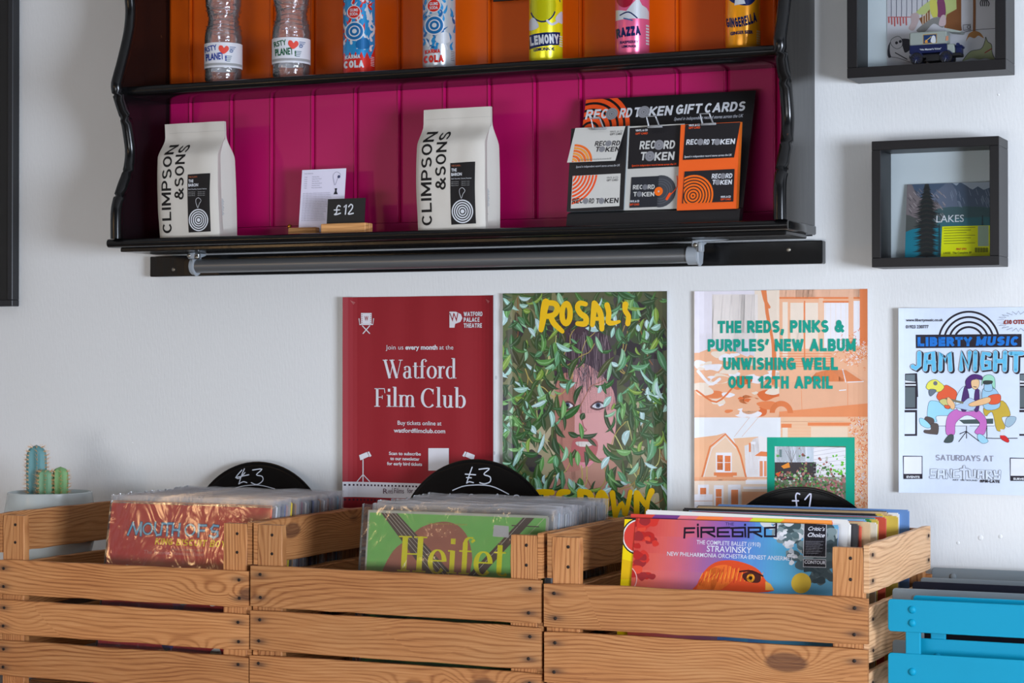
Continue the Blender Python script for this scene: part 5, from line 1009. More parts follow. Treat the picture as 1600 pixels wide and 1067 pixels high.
A.poly(DZ([(440, 320), (580, 295), (600, 360), (560, 400), (520, 380), (430, 440)]), K, True); A.poly(DZ([(450, 300), (500, 275), (530, 300), (535, 350), (560, 420), (600, 470), (480, 460), (440, 400)]), C(190, 186, 192), True); A.stroke(DZ([(450, 300), (500, 275), (530, 300), (530, 350), (490, 370), (450, 340)]), .8, K, closed=True)
for u, v in ((490, 325), (518, 315)): c = A.px(1300+u/4.85, v/4.85); A.disc(c[0], c[1], 2.4, K)
A.stroke(DZ([(480, 400), (570, 450)]), 1.6, K); A.stroke(DZ([(430, 430), (500, 440), (590, 470)]), .8, K)
A.poly(DZ([(990, 460), (1050, 390), (1130, 370), (1160, 310), (1165, 280), (1180, 315), (1210, 340), (1215, 400), (1240, 455), (1200, 450), (1160, 440), (1120, 450), (1060, 440), (1020, 455)]), C(150, 154, 116), True); A.stroke(DZ([(990, 460), (1050, 390), (1130, 370), (1160, 310), (1165, 280), (1180, 315), (1210, 340), (1215, 400), (1240, 455)]), .9, K); A.stroke(DZ([(1160, 400), (1210, 370)]), 1.6, C(150, 50, 50))
A.stroke(DZ([(995, 190), (1050, 185), (1052, 225), (998, 230)]), .9, K, smooth=False, closed=True); A.ring(*A.px(1300+1037/4.85, 205/4.85), 2, 2.8, K)
A.build('drawing_lines', INK, dro, 1.5e-4)
vy = -.045; vz = 1.6488; vx0 = PY(1424, 100, vy).x; vx1 = PY(1482, 100, vy).x
van = empty('toy_van', ((vx0+vx1)/2, vy, vz), 'small navy and grey vintage toy van standing inside the upper box frame', 'toy')
NV = mat('navy_toy_enamel', S(26, 34, 78), .3); GV = mat('grey_toy_enamel', C(150, 156, 150), .4); BKT = mat('black_toy_metal', S(22, 20, 24), .5)
yn, yf_ = vy-.014, vy+.014; zt = PY(1424, 51, yn).z; zs = PY(1424, 71, yn).z; zc = PY(1424, 84, yn).z
MB().box(vx0, vx1, yn, yf_, zc, zs, .0008).build('lower_body', NV, van); MB().box(vx0, vx1, yn, yf_, zs, zt, .0015).build('upper_body', GV, van)
m = MB(); m.prism([(vx1, zt), (vx1, zt+.0035), (vx1+.004, zt+.0025), (vx1+.024, zt-.003), (vx1+.020, zt-.0045), (vx1+.003, zt-.002)], lambda p, q, t: (p, t, q), yn, yf_); m.build('cab_roof', GV, van)
MB().box(vx1, vx1+.012, yn+.002, yf_-.002, zc-.002, zs-.001, .001).build('cab_seat', GV, van)
m = MB().box(vx0-.001, vx1+.022, yn+.003, yf_-.003, zc-.007, zc-.002, .0005); m.box(vx0+.026, vx0+.048, yn+.002, yf_-.002, zc-.013, zc-.004, .0005); m.build('chassis', BKT, van)
m = MB(); m.box(vx1+.013, vx1+.022, yn+.005, yf_-.005, zc-.004, zc+.010, .001); m.box(vx1+.012, vx1+.024, yn+.004, yf_-.004, zc+.006, zc+.010, .001); m.build('bonnet', NV, van)
for k in (0, 1): MB().tube([(vx1+.018, yn+.002+k*.022, zc+.010), (vx1+.018, yn-.002+k*.022, zc+.010)], .0028, 12).build('headlamp', NV, van, .8)
wr = .0098
for wx in (vx0+.0115, vx0+.0585):
    for ys in (yn-.0005, yf_-.0035):
        wh = MB().tube([(wx, ys, vz+wr), (wx, ys+.004, vz+wr)], wr, 24).build('wheel', BKT, van, .8)
        m = MB()
        m.tube([(wx, ys-.0004, vz+wr), (wx, ys+.0003, vz+wr)], wr*.25, 12)
        for k in range(10):
            a = k*math.pi/5; m.tube([(wx, ys-.0003, vz+wr), (wx+wr*.75*math.cos(a), ys-.0003, vz+wr+wr*.75*math.sin(a))], .0006, 5)
        m.build('spokes', NV, wh)
    MB().tube([(wx+wr*1.12*math.cos(a), yn-.001, vz+wr+wr*1.12*math.sin(a)) for a in [i*math.pi/8 for i in range(1, 8)]], .001, 6).build('mudguard', NV, van)
A = Art((vx0, yn-.0001, zt), (1, 0, 0), (0, 0, -1)); P = A.P
A.poly(P([(1442, 54), (1464, 52.5), (1464, 67), (1442, 69)]), C(176, 140, 60)); A.poly(P([(1443, 55), (1463, 53.5), (1463, 66), (1443, 68)]), S(30, 60, 110)); A.poly(P([(1454, 64), (1457, 56), (1461, 57), (1462, 66), (1457, 67)]), WHT, True); A.poly(P([(1445, 65), (1447, 62), (1450, 66), (1446, 67)]), C(200, 140, 60), True); A.stroke(P([(1448, 63), (1453, 59), (1455, 57)]), 1, C(210, 180, 90))
A.T('\u201cHis Master\u2019s Voice\u201d', 1437, 1471, 78, 2.6, WHT, .03); A.poly(P([(1478, 57), (1482, 56), (1482, 63), (1478, 64)]), C(190, 130, 100))
A.build('side_print', INK, van, 1.5e-4)
# lake disc case
cy_ = -.022; cx0 = PY(1415, 290, cy_).x; cz0 = 1.3430; cth = .0045; ctz = cz0+.1205
cdc = MB(); 
cdc.prism([(cy_-.006, cz0), (cy_+.010, ctz), (cy_+.010+cth, ctz), (cy_-.006+cth, cz0)], lambda p, q, t: (t, p, q), cx0, cx0+.1405, .0003); co = cdc.build('disc_case', mat('disc_case_card', S(50, 60, 64), .3), None)
tag(co, 'square compact disc sleeve with a mountain lake photograph standing in the lower box frame', 'disc')
A = Art((cx0, cy_+.010, ctz), (1, 0, 0), (0, -.016, cz0-ctz), clip=(0, 0, 140.5, 121.5)); Zc = lambda pts: [A.px(1330+p[0]/4.444, 200+p[1]/4.444) for p in pts]
A.rect(0, 0, 141, 122, C(70, 84, 104, 1.3)); A.poly(Zc([(690, 375), (730, 400), (760, 378), (800, 400), (840, 430), (880, 405), (920, 430), (1000, 400), (1000, 360), (690, 360)]), C(150, 160, 174, 1.3))
for q, c in (([(560, 480), (640, 400), (690, 380), (760, 480), (800, 560), (600, 560)], (92, 100, 118)), ([(740, 420), (760, 380), (850, 430), (960, 440), (1000, 600), (760, 560)], (74, 86, 106)), ([(390, 390), (420, 390), (470, 480), (600, 520), (650, 590), (640, 640), (390, 640)], (112, 102, 104)), ([(600, 560), (1000, 560), (1000, 690), (600, 690)], (62, 84, 88)), ([(370, 600), (540, 680), (560, 720), (370, 730)], (74, 76, 74)), ([(370, 725), (640, 700), (640, 900), (370, 900)], (30, 110, 128)), ([(640, 640), (1000, 620), (1000, 700), (640, 700)], (54, 96, 104))): A.poly(Zc(q), C(*c, 1.35), True)
rnd = random.Random(4)
for k in range(60): x, y = rnd.uniform(390, 640), rnd.uniform(420, 640); A.stroke(Zc([(x, y), (x+18, y+22)]), 1, C(*[(150, 140, 140), (70, 66, 70), (120, 110, 110)][k % 3], 1.3))
for k in range(26): x = 700+rnd.uniform(-20, 260); y = rnd.uniform(420, 520); A.stroke(Zc([(x, y), (x+14, y+40)]), .8, C(120, 130, 146, 1.3))
for tx, y0, y1, sp in ((525, 385, 900, 1), (612, 670, 900, .35), (912, 610, 680, .3)):
    A.stroke(Zc([(tx, y0), (tx, y1)]), 3*sp, S(40, 38, 40))
    n = int((y1-y0)/11)
    for k in range(n):
        y = y0+11*k; wd = (18+min(70, (y-y0)*.35)*rnd.uniform(.6, 1.25))*sp
        A.poly(Zc([(tx-wd, y+14*sp), (tx, y-8*sp), (tx+wd, y+12*sp), (tx, y+16*sp)]), S(*[(44, 44, 46), (54, 52, 50), (38, 46, 46)][k % 3]))
A.poly(Zc([(632, 684), (960, 676), (1100, 672), (1100, 893), (622, 897)]), S(206, 210, 20, 1.3)); 
for k in range(7): A.stroke(Zc([(645, 695+18*k), (860-(k % 3)*30, 690+18*k)]), .9, S(110, 116, 40), smooth=False)
A.poly(Zc([(880, 680), (955, 678), (955, 820), (880, 822)]), C(150, 170, 150)); A.T('LAKES', 1463, 1506, 347, 11, WHT, .005); A.T('LAKES   The Complete EP', 1474, 1518, 396.5, 3, S(50, 50, 30), .02); A.T('FIRST SPIN', 1494, 1510, 390.5, 2.8, S(210, 90, 40), .04)
for k in range(16): A.stroke(Zc([(860+6*k, 832), (860+6*k, 862)]), (1.0 if k % 3 else .5), S(40, 44, 30), smooth=False)
A.build('cover_print', INKG, co, 1.5e-4)
# big black board at the far left
bb = empty('wall_blackboard', (-2.85, 0, 1.2862), 'large plain black framed board at the left edge of the wall', 'board')
MB().box(-3.3, -2.562, -.018, -.002, 1.296, 2.45).build('board_panel', mat('blackboard_black', (.006, .006, .006, 1), .6), bb)
for a, b, c, d in ((-3.3, -2.551, 1.2862, 1.2985), (-3.3, -2.551, 2.438, 2.45), (-2.563, -2.551, 1.2985, 2.438), (-3.3, -3.288, 1.2985, 2.438)): MB().box(a, b, -.022, -.0005, c, d, .001).build('frame_rail', mat('blackboard_frame', (.012, .013, .016, 1), .35), bb)
# ---------------------------------------------------------------- table under the crates
TZ = .615
tb = empty('display_table', (-1.6, -.27, 0), 'long wooden table carrying the three record crates', 'table')
MB().box(-2.75, -.72, -.52, -.02, TZ-.03, TZ, .003).build('table_top', PINE, tb)
for x in (-2.70, -.80):
    for y in (-.48, -.08): MB().box(x, x+.05, y-.02, y+.03, 0, TZ-.03, .003).build('leg', PINE, tb)
# ---------------------------------------------------------------- crates
def plankmesh(L, H, T, seed):
    rnd = random.Random(seed); bm = bmesh.new(); n = 14; rings = []
    for i in range(n+1):
        x = -L/2+L*i/n; w1, w2 = rnd.uniform(-.0007, .0007), rnd.uniform(-.0007, .0007); b = .0012
        if i in (0, n): x += rnd.uniform(-.001, .001); 
        e = .0010 if i in (0, n) else 0
        rings.append([bm.verts.new(p) for p in ((x, -T/2+e, -H/2+b+w1), (x, -T/2+b, -H/2+w1+e), (x, T/2-b, -H/2+w1+e), (x, T/2-e, -H/2+b+w1), (x, T/2-e, H/2-b+w2), (x, T/2-b, H/2+w2-e), (x, -T/2+b, H/2+w2-e), (x, -T/2+e, H/2-b+w2))])
    for a, c in zip(rings, rings[1:]):
        for k in range(8): bm.faces.new((a[k], a[(k+1) % 8], c[(k+1) % 8], c[k]))
    bm.faces.new(rings[0]); bm.faces.new(rings[-1]); bmesh.ops.recalc_face_normals(bm, faces=bm.faces)
    me = bpy.data.meshes.new('plank'); bm.to_mesh(me); bm.free(); return me
nm_ = bmesh.new(); 
_r = [[nm_.verts.new((r*math.cos(k*math.pi/4), y, r*math.sin(k*math.pi/4))) for k in range(8)] for r, y in ((.0026, .001), (.0026, -.0004), (.0016, -.0010))]
for a, c in zip(_r, _r[1:]):
    for k in range(8): nm_.faces.new((a[k], a[(k+1) % 8], c[(k+1) % 8], c[k]))
nm_.faces.new(_r[-1]); nailme = bpy.data.meshes.new('nail'); nm_.to_mesh(nailme); nm_.free(); nailme.materials.append(NAIL)
def plank(par, L, H, T, loc, rz=0, ry=0, seed=0, nails=True, mt=None, nx=None, nz=None, name='plank', tilt=0):
    me = plankmesh(L, H, T, seed); me.materials.append(mt or PINE)
    o = link(name, me, par, loc); o.rotation_euler = (0, ry+tilt, rz)
    nx = nx or L/2-.018; nz = nz or H*.27
    o['nail_x'] = nx if nails else 0.0; o['nail_z'] = nz
    if nails:
        rnd = random.Random(seed)
        for sx in (-1, 1):
            for sz in (-1, 1):
                k = link('nail', nailme, o, (sx*nx+rnd.uniform(-.002, .002), -T/2, sz*nz+rnd.uniform(-.002, .002)))
    return o
def crate(x0, x1, ztop, lab, seed, fr, sides_lit=False):
    yf, yb = -.46, -.055; zb = ztop-.212-.0; zb = TZ; W = x1-x0; c = empty('wooden_crate', ((x0+x1)/2, yf, zb), lab, 'crate', None); xc = (x0+x1)/2
    L = lambda x, y, z: (x-xc, y-yf, z-zb)
    T = .0095; zp = zb+.305; rnd = random.Random(seed)
    zt_ = ztop
    for k, (h, gp) in enumerate(fr):     # front planks, top one first
        zc = zt_-h/2; zt_ -= h+gp
        plank(c, W-.002, h, T, L(xc, yf+T/2, zc), seed=seed*10+k, tilt=rnd.uniform(-.0025, .0025))
        plank(c, W-.002, .062, T, L(xc, yb-T/2, zc+.0), rz=math.pi, seed=seed*10+40+k)
    for sx, xs, rz in ((-1, x0+T/2+.0005, -math.pi/2), (1, x1-T/2-.0005, math.pi/2)):
        mt = LIT_PINE if (sx == 1 and sides_lit) else PINE
        for k, (h, zc) in enumerate(((.069, zp-.0345), (.080, zp-.069-.0185-.040), (.075, zp-.069-.0185-.08-.012-.0375))):
            plank(c, yb-yf-2*T-.001, h, T, L(xs, (yf+yb)/2, zc), rz=rz, seed=seed*10+20+k+(3 if sx > 0 else 0), mt=mt)
    for sx, xs in ((-1, x0+T+.0225), (1, x1-T-.0225)):
        for yy in (yf+T+.008, yb-T-.008):
            o = plank(c, .300, .045, .015, L(xs, yy, zb+.1505), ry=math.pi/2, seed=seed*10+60+sx, nails=False, name='post', mt=PINE)
            if yy < -.3:
                for q in (.135, .105): 
                    link('nail', nailme, o, (-q, -.0075, .004))
    for k in range(5):
        yy = yf+.045+k*(yb-yf-.09)/4; plank(c, W-.01, .066, .008, L(xc, yy, zb+.006), seed=seed*10+80+k, nails=False, name='bottom_slat').rotation_euler = (math.pi/2, 0, 0)
    return c
crate(-2.2475, -1.7435, .8415, 'leftmost wooden slatted crate, holding plastic sleeved records in front of the cactus', 1, ((.0585, .010), (.058, .0105), (.060, 0)))
crate(-1.7425, -1.2335, .8510, 'middle wooden slatted crate, holding the green record with yellow lettering', 2, ((.0665, .005), (.064, .0065), (.064, 0)))
crate(-1.2290, -.7330, .8462, 'rightmost wooden slatted crate, pale side boards beside the blue chair', 3, ((.0665, .0055), (.077, .005), (.070, 0)), True)
# ---------------------------------------------------------------- records
BZ = TZ+.013
PAL = [(200, 60, 50), (60, 110, 60), (60, 80, 140), (230, 225, 215), (40, 40, 44), (220, 190, 60), (150, 60, 90), (210, 205, 200), (90, 140, 170), (180, 120, 70), (240, 238, 232), (120, 120, 125), (70, 60, 100), (214, 120, 60)]
def sleeve(x0, yb, lean, h, w_, th, colr, lab, grp, plastic=None, zb=BZ, yaw=0.0, px_=.004, ptop=.009, name='record_sleeve', glossy=False):
    """upright record sleeve: card jacket leaning back by 'lean' radians, optional clear cover"""
    o = bpy.data.objects.new(name, None); COL.objects.link(o); o.empty_display_size = .02
    o.location = (x0+w_/2, yb, zb); o.rotation_euler = (-lean, 0, yaw); tag(o, lab, 'record', grp)
    m = bmesh.new(); r = bmesh.ops.create_cube(m, size=1)
    for v in r['verts']: v.co = Vector((v.co.x*w_, v.co.y*th, (v.co.z+.5)*h))
    bmesh.ops.bevel(m, geom=[e for e in m.edges if abs(e.verts[0].co.y-e.verts[1].co.y) > th*.5], offset=.002, segments=2, affect='EDGES')
    me = bpy.data.meshes.new('jacket'); m.to_mesh(me); m.free()
    nm = 'jacket_%02x%02x%02x' % tuple(int(q) for q in colr)
    me.materials.append(mat(nm, C(*colr), .4)); me.materials.append(CREAM)
    for p in me.polygons:
        if abs(p.normal.y) < .5 and p.normal.x < .5: p.material_index = 1
    link('jacket', me, o)
    if plastic:
        m = bmesh.new(); hw = w_/2+px_; t2 = th/2+.0012; top = h+ptop; n = 10
        rows = []
        for j in range(5):
            z = top*j/4; row = []
            for i in range(n+1):
                x = -hw+2*hw*i/n; row.append(m.verts.new((x, -t2-.0007*math.sin(i*2.1+j), z-(.0012*math.sin(i*1.3+x*40) if j == 4 else 0))))
            for i in range(n+1):
                x = hw-2*hw*i/n; row.append(m.verts.new((x, t2+.0006*math.sin(i+j*2), z-(.0015*math.sin(i*1.7) if j == 4 else 0))))
            rows.append(row)
        k = len(rows[0])
        for a, b in zip(rows, rows[1:]):
            for i in range(k): m.faces.new((a[i], a[(i+1) % k], b[(i+1) % k], b[i]))
        me = bpy.data.meshes.new('plastic_cover'); m.to_mesh(me); m.free(); me.materials.append(plastic)
        me.polygons.foreach_set('use_smooth', [True]*len(me.polygons)); me.set_sharp_from_angle(angle=.9)
        link('plastic_cover', me, o)
    return o
def sleeve_art(o, w_, h, th):
    """artwork plane on the front of a leaning sleeve"""
    M = Matrix.Translation(o.location) @ o.rotation_euler.to_matrix().to_4x4()
    O = M @ Vector((-w_/2, -th/2, h)); ex = M.to_3x3() @ Vector((1, 0, 0)); ed = M.to_3x3() @ Vector((0, 0, -1))
    A = Art(O, ex, ed, clip=(0, 0, w_*1000, h*1000)); A.M = M.inverted(); return A
def art_build(A, o, name, m, lift=1.5e-4):
    ob = A.build(name, m, None, lift)
    me = ob.data; me.transform(A.M); ob.parent = o; return ob
ORD = 'first second third fourth fifth sixth seventh eighth ninth tenth eleventh twelfth thirteenth fourteenth fifteenth sixteenth seventeenth eighteenth nineteenth twentieth twenty-first twenty-second twenty-third twenty-fourth twenty-fifth twenty-sixth twenty-seventh twenty-eighth'.split()
def cname(c):
    r, g, b = c; mx, mn = max(c), min(c)
    if mx-mn < 26: return 'white' if mx > 195 else ('black' if mx < 75 else 'grey')
    if r == mx: return ('yellow' if g > r*.78 and b < r*.6 else 'cream' if b > r*.7 else 'tan' if g > r*.6 else 'red') if b < g*1.1 or g > 90 else 'purple'
    return 'green' if g == mx else ('blue' if g > r*.9 else 'purple')
def stack(x0, x1, yf, yb, n, seed, lab, grp, plastic, lean0, lean1, hmin=.311, hmax=.315, cols=None, xj=.006):
    rnd = random.Random(seed)
    for k in range(n):
        t = k/(n-1); y = yf+(yb-yf)*t; wd = rnd.uniform(.311, .315); h = rnd.uniform(hmin, hmax); th = rnd.uniform(.0035, .0065)
        c = (cols or PAL)[rnd.randrange(len(cols or PAL))]; xx = x1-wd-rnd.uniform(0, xj) 
        sleeve(xx, y, lean0+(lean1-lean0)*t, h, wd, th, c, lab % (cname(c), ORD[k]), grp, plastic if (plastic and rnd.random() < .93) else None)
# crate 1 (left)
W1 = .315
q = PY(181, 797, -.375); m1 = sleeve(-2.0655, -.428, .17, .3135, .3135, .004, (205, 62, 58), 'red record in clear plastic with light blue and yellow lettering, front of the left crate', None, PLASTIC, px_=.003, ptop=.003)
A = sleeve_art(m1, .3135, .3135, .004); P = A.P; A.rect(0, 0, 313.5, 313.5, C(200, 58, 60, 1.1)); rnd = random.Random(2)
MS = S(110, 185, 225, 1.3); MD = S(40, 60, 110)
let = {'M': [(203, 834), (213, 818), (213, 834), (222, 818), (220, 834)], 'O': None}
def segs(A, L, w_, c):
    for q in L:
        p = A.P(q)
        for a, b in zip(p, p[1:]):
            l = math.hypot(b[0]-a[0], b[1]-a[1]) or 1; e = w_/2/l
            A.stroke([(a[0]-(b[0]-a[0])*e, a[1]-(b[1]-a[1])*e), (b[0]+(b[0]-a[0])*e, b[1]+(b[1]-a[1])*e)], w_, c, smooth=False, cap=False)
MO = [[(200, 835), (208, 817), (213, 834), (221, 817), (220, 836)], [(243, 817), (242, 829), (245, 836), (251, 835), (254, 818)], [(256, 818), (268, 818)], [(262, 818), (261, 836)], [(271, 818), (269, 836)], [(281, 819), (279, 837)], [(270, 828), (280, 828)], [(311, 820), (310, 838)], [(311, 821), (322, 821)], [(311, 829), (319, 829)], [(341, 822), (334, 821), (330, 826), (332, 830), (340, 831), (340, 837), (334, 840), (328, 837)]]
for w_, c in ((5.4, MD), (3.2, MS)):
    segs(A, MO, w_, c)
    for cu, cv in ((231, 826), (297, 828)): A.ring(*A.px(cu, cv), 9-w_/2+.3, 9+w_/2-.3, c)
A.TS('KING BISCUIT BOY', 241, 352, 853, 10.5, S(240, 196, 20, 1.3), .2, .15); A.T('plus Crowbar with', 267, 318, 861, 5, C(190, 130, 130), 0); A.T('The Ronnie Hawkins Band', 224, 318, 867, 6, C(210, 140, 140), .0)
for k in range(16): x = rnd.uniform(20, 300); y = rnd.uniform(108, 240); A.poly([(x, y), (x+16, y-8), (x+24, y+10), (x+8, y+16)], C(*PAL[k % 14]), True)
art_build(A, m1, 'cover_print', INKG)
stack(-2.07, -1.757, -.405, -.145, 27, 5, '%s record in cloudy plastic, %s behind the red record in the left crate', 'sleeved records in the left crate', PLASTICB, .15, .05, .312, .317)
# crate 2 (middle)
h1 = sleeve(-1.5665, -.424, .13, .3150, .3130, .005, (206, 208, 200), 'green record with big yellow serif lettering and a violin neck, front of the middle crate', None, PLASTICB, px_=.011, ptop=.009)
h1.children[1].data.materials[0] = PLASTIC
A = sleeve_art(h1, .3130, .3150, .005); A.rect(0, 0, 314, 316, C(196, 200, 190)); P = A.P; A.clip = (3, 4, 310, 312); A.rect(0, 0, 316, 316, C(126, 190, 104, 1.35))
A.poly(P([(594, 915), (599, 888), (615, 860), (634, 844), (645, 834), (662, 822), (691, 815), (712, 819), (725, 830), (733, 845), (738, 872), (735, 896), (740, 930), (600, 935)]), C(176, 112, 92), True)
A.poly(P([(594, 799), (618, 799), (714, 905), (672, 905)]), C(92, 76, 70))
for k in range(4): A.stroke(P([(598+5.4*k, 799), (684+8*k, 905)]), .9, C(196, 190, 180), smooth=False)
A.poly(P([(820, 806), (838, 806), (752, 900), (730, 900)]), C(92, 76, 70)); A.stroke(P([(824, 806), (740, 898)]), .8, C(196, 190, 180)); A.stroke(P([(856, 804), (800, 862)]), .8, C(220, 215, 190)); A.poly(P([(772, 820), (795, 822), (795, 840), (770, 838)]), C(200, 200, 205)); A.stroke(P([(800, 821), (842, 823)]), 1.6, C(92, 76, 70))
YH = S(236, 218, 20, 1.3); A.serif('Heifet', 617, 790, 896, 56, YH); A.T('UNIVERSITY SERIES', 668, 730, 820, 2.4, C(200, 180, 90))
A.poly(P([(560, 955), (580, 962), (640, 964), (600, 975), (560, 978)]), S(60, 120, 50)); art_build(A, h1, 'cover_print', INKG)
stack(-1.575, -1.252, -.398, -.165, 24, 9, '%s record in cloudy plastic, %s behind the green record in the middle crate', 'sleeved records in the middle crate', PLASTICB, .12, .05, .312, .318, cols=[(206, 206, 200), (214, 212, 206), (170, 190, 200), (60, 60, 66), (200, 190, 170), (150, 120, 100), (210, 210, 212), (90, 120, 150)])
# crate 3 (right)
f3 = sleeve(-1.1165, -.430, .21, .3185, .3150, .0045, (120, 150, 190), 'record with a fiery red bird on a rainbow sky, front of the right crate', None)
A = sleeve_art(f3, .3150, .3185, .0045); P = A.P
n = 60
def lerp(a, b, t): return tuple(a[i]+(b[i]-a[i])*t for i in range(3))
stops = [(0, (196, 66, 58)), (.14, (206, 90, 84)), (.26, (190, 92, 118)), (.40, (140, 90, 160)), (.50, (100, 96, 176)), (.58, (84, 128, 190)), (.72, (82, 158, 196)), (1, (96, 158, 190))]
for i in range(n):
    for j in range(5):
        t = i/(n-1)+(j-1)*.035*(1 if i < n*.6 else 0); t = max(0, min(1, t))
        for (a, ca), (b, cb) in zip(stops, stops[1:]):
            if a <= t <= b: c = lerp(ca, cb, (t-a)/(b-a))
        if i < n*.45 and j > 1: c = lerp(c, (216, 110, 70), .16*(j-1))
        A.rect(315*i/n, 26*j, 315*(i+1)/n+.2, 26*(j+1) if j < 4 else 318, C(*[min(255, q) for q in c]))
rnd = random.Random(8)
def cloud(pts, cols, s0, s1, cnt):
    for k in range(cnt):
        a, b = pts[rnd.randrange(len(pts))]; u, v = a+rnd.gauss(0, s1), b+rnd.gauss(0, s1*.8); s = rnd.uniform(s0*.4, s0)
        A.poly(P([(u+s*math.cos(t)*rnd.uniform(.6, 1.1), v+s*.8*math.sin(t)*rnd.uniform(.6, 1.1)) for t in [i*math.pi/4 for i in range(8)]]), C(*cols[rnd.randrange(len(cols))]), True, 3)
cloud([(992, 815), (1004, 822), (1010, 840), (990, 850), (1000, 870), (990, 890), (1008, 900), (1012, 812)], [(176, 36, 34), (200, 50, 42), (150, 40, 44), (214, 70, 50)], 12, 5, 60)
cloud([(1215, 812), (1235, 815), (1260, 818), (1280, 815), (1240, 835), (1255, 850), (1225, 838), (1290, 840), (1250, 870), (1285, 880), (1270, 862)], [(84, 104, 108), (120, 136, 138), (60, 76, 80), (160, 168, 168), (196, 198, 200), (74, 92, 98)], 14, 7, 110)
cloud([(1212, 820), (1222, 836), (1232, 850), (1240, 868)], [(200, 200, 204), (180, 184, 190), (214, 214, 218)], 6, 5, 34)
cloud([(1285, 885), (1292, 900), (1280, 905), (1295, 860)], [(64, 78, 84), (84, 98, 102), (50, 64, 70)], 12, 6, 40)
c = A.px(1252, 911); A.disc(c[0], c[1], 15, C(214, 178, 60), ry=15)
# bird head
A.poly(P([(1090, 912), (1100, 893), (1117, 879), (1140, 875), (1165, 880), (1185, 890), (1196, 906), (1204, 914), (1200, 925), (1090, 925)]), C(206, 72, 34), True)
A.poly(P([(1092, 912), (1104, 894), (1120, 884), (1140, 884), (1150, 900), (1120, 925), (1090, 925)]), C(222, 104, 40), True)
for k in range(46): u = 1098+2.1*k; A.stroke(P([(u, 884+abs(k-22)*.5+rnd.uniform(-2, 8)), (u-4, 906+rnd.uniform(-5, 6))]), .9, C(*[(236, 150, 50), (180, 40, 30), (224, 96, 40)][k % 3]))
A.poly(P([(1160, 898), (1172, 893), (1188, 898), (1186, 910), (1166, 908)]), S(74, 30, 26), True); c = A.px(1173, 903); A.disc(c[0], c[1], 6.2, C(230, 150, 40)); A.disc(c[0], c[1], 2.8, S(30, 18, 14)); A.stroke(P([(1156, 893), (1174, 892), (1192, 900)]), 2.4, S(60, 20, 20)); A.poly(P([(1196, 908), (1204, 912), (1210, 922), (1196, 922)]), C(220, 160, 70))
KB = S(26, 20, 40)
FZ = lambda *q: [(960+a/4.444, 790+b/4.444) for a, b in q]
fb = [FZ((486, 222), (490, 157), (556, 156)), FZ((490, 187), (550, 185)), FZ((580, 132), (580, 134)), FZ((580, 153), (582, 214)), FZ((604, 218), (604, 153), (692, 153), (692, 180), (612, 184)), FZ((640, 184), (696, 214)), FZ((798, 153), (718, 156), (718, 213), (798, 213)), FZ((720, 184), (790, 184)), FZ((812, 156), (896, 153)), FZ((822, 156), (822, 213), (890, 213), (890, 184), (826, 184)), FZ((908, 132), (908, 134)), FZ((908, 153), (910, 214)), FZ((932, 218), (932, 153), (1014, 153), (1014, 180), (940, 184)), FZ((965, 184), (1022, 214)), FZ((1124, 128), (1122, 213), (1046, 213), (1046, 155), (1120, 152))]
segs(A, fb, 3.0, KB); A.T('THE', 1133, 1147, 821, 5, S(60, 50, 100), .0)
WF = (.76, .77, .84, 1); A.T('THE COMPLETE BALLET (1910)', 1088, 1188, 852, 6.5, WF, .005); A.T('STRAVINSKY', 1104, 1174, 863, 9.5, WF, .008); A.T('NEW PHILHARMONIA ORCHESTRA\u00b7ERNEST ANSERMET', 1041, 1238, 872, 6.5, WF, .005)
A.poly(P([(1256, 817), (1292, 819), (1291, 871), (1255, 870)]), C(190, 190, 196)); A.poly(P([(1257, 818), (1291, 820), (1290, 870), (1256, 869)]), S(36, 34, 42)); A.poly(P([(1255, 873), (1291, 874), (1291, 887), (1255, 886)]), C(180, 180, 186)); A.poly(P([(1256, 874), (1290, 875), (1290, 886), (1256, 885)]), S(36, 34, 42))
A.T('Critic\u2019s', 1262, 1288, 829, 6, WF, .01, .4); A.T('Choice', 1261, 1288, 839, 6.5, WF, .02, .4); A.T('CONTOUR', 1257, 1290, 881, 5, WF, .02)
for k in range(8): A.stroke(P([(1259, 846+2.6*k), (1287-(k*5 % 9), 846.3+2.6*k)]), .5, C(150, 150, 160))
A.ring(*A.px(975, 905), 20, 21.5, C(226, 170, 160), -60, 80)
art_build(A, f3, 'cover_print', INKG)
y3 = sleeve(-1.1350, -.4215, .185, .3175, .3130, .0035, (232, 200, 10), 'bright yellow record with a red circle edged in black, just behind the bird record', None)
A = sleeve_art(y3, .3130, .3175, .0035); A.rect(0, 0, 314, 318, S(232, 200, 10, 1.2)); c = A.px(1000, 838); A.disc(c[0]-2, c[1], 28, S(30, 26, 24)); A.disc(c[0]-2, c[1], 26, C(220, 216, 210)); A.disc(c[0]-2, c[1], 24, C(206, 60, 50)); A.poly(A.P([(955, 868), (975, 874), (1000, 880), (1000, 905), (955, 905)]), S(214, 170, 10, 1.2)); A.rect(0, 0, 314, 2.4, S(36, 34, 36)); art_build(A, y3, 'cover_print', INKG)
r3 = sleeve(-1.1285, -.395, .13, .3200, .3150, .0045, (200, 60, 50), 'record with red, purple and orange petals along its top edge in the right crate', None)
A = sleeve_art(r3, .3150, .3200, .0045); A.rect(0, 0, 316, 321, C(204, 62, 52))
for k, (a, b, cc) in enumerate(((30, 78, (110, 52, 120)), (70, 110, (214, 110, 120)), (100, 150, (232, 120, 60)), (140, 190, (226, 110, 100)), (185, 240, (196, 200, 50)), (236, 320, (232, 140, 60)))): A.poly([(a+12, -2), (b, -2), (b+8, 26), (a, 26)], C(*cc), True)
art_build(A, r3, 'cover_print', INKG)
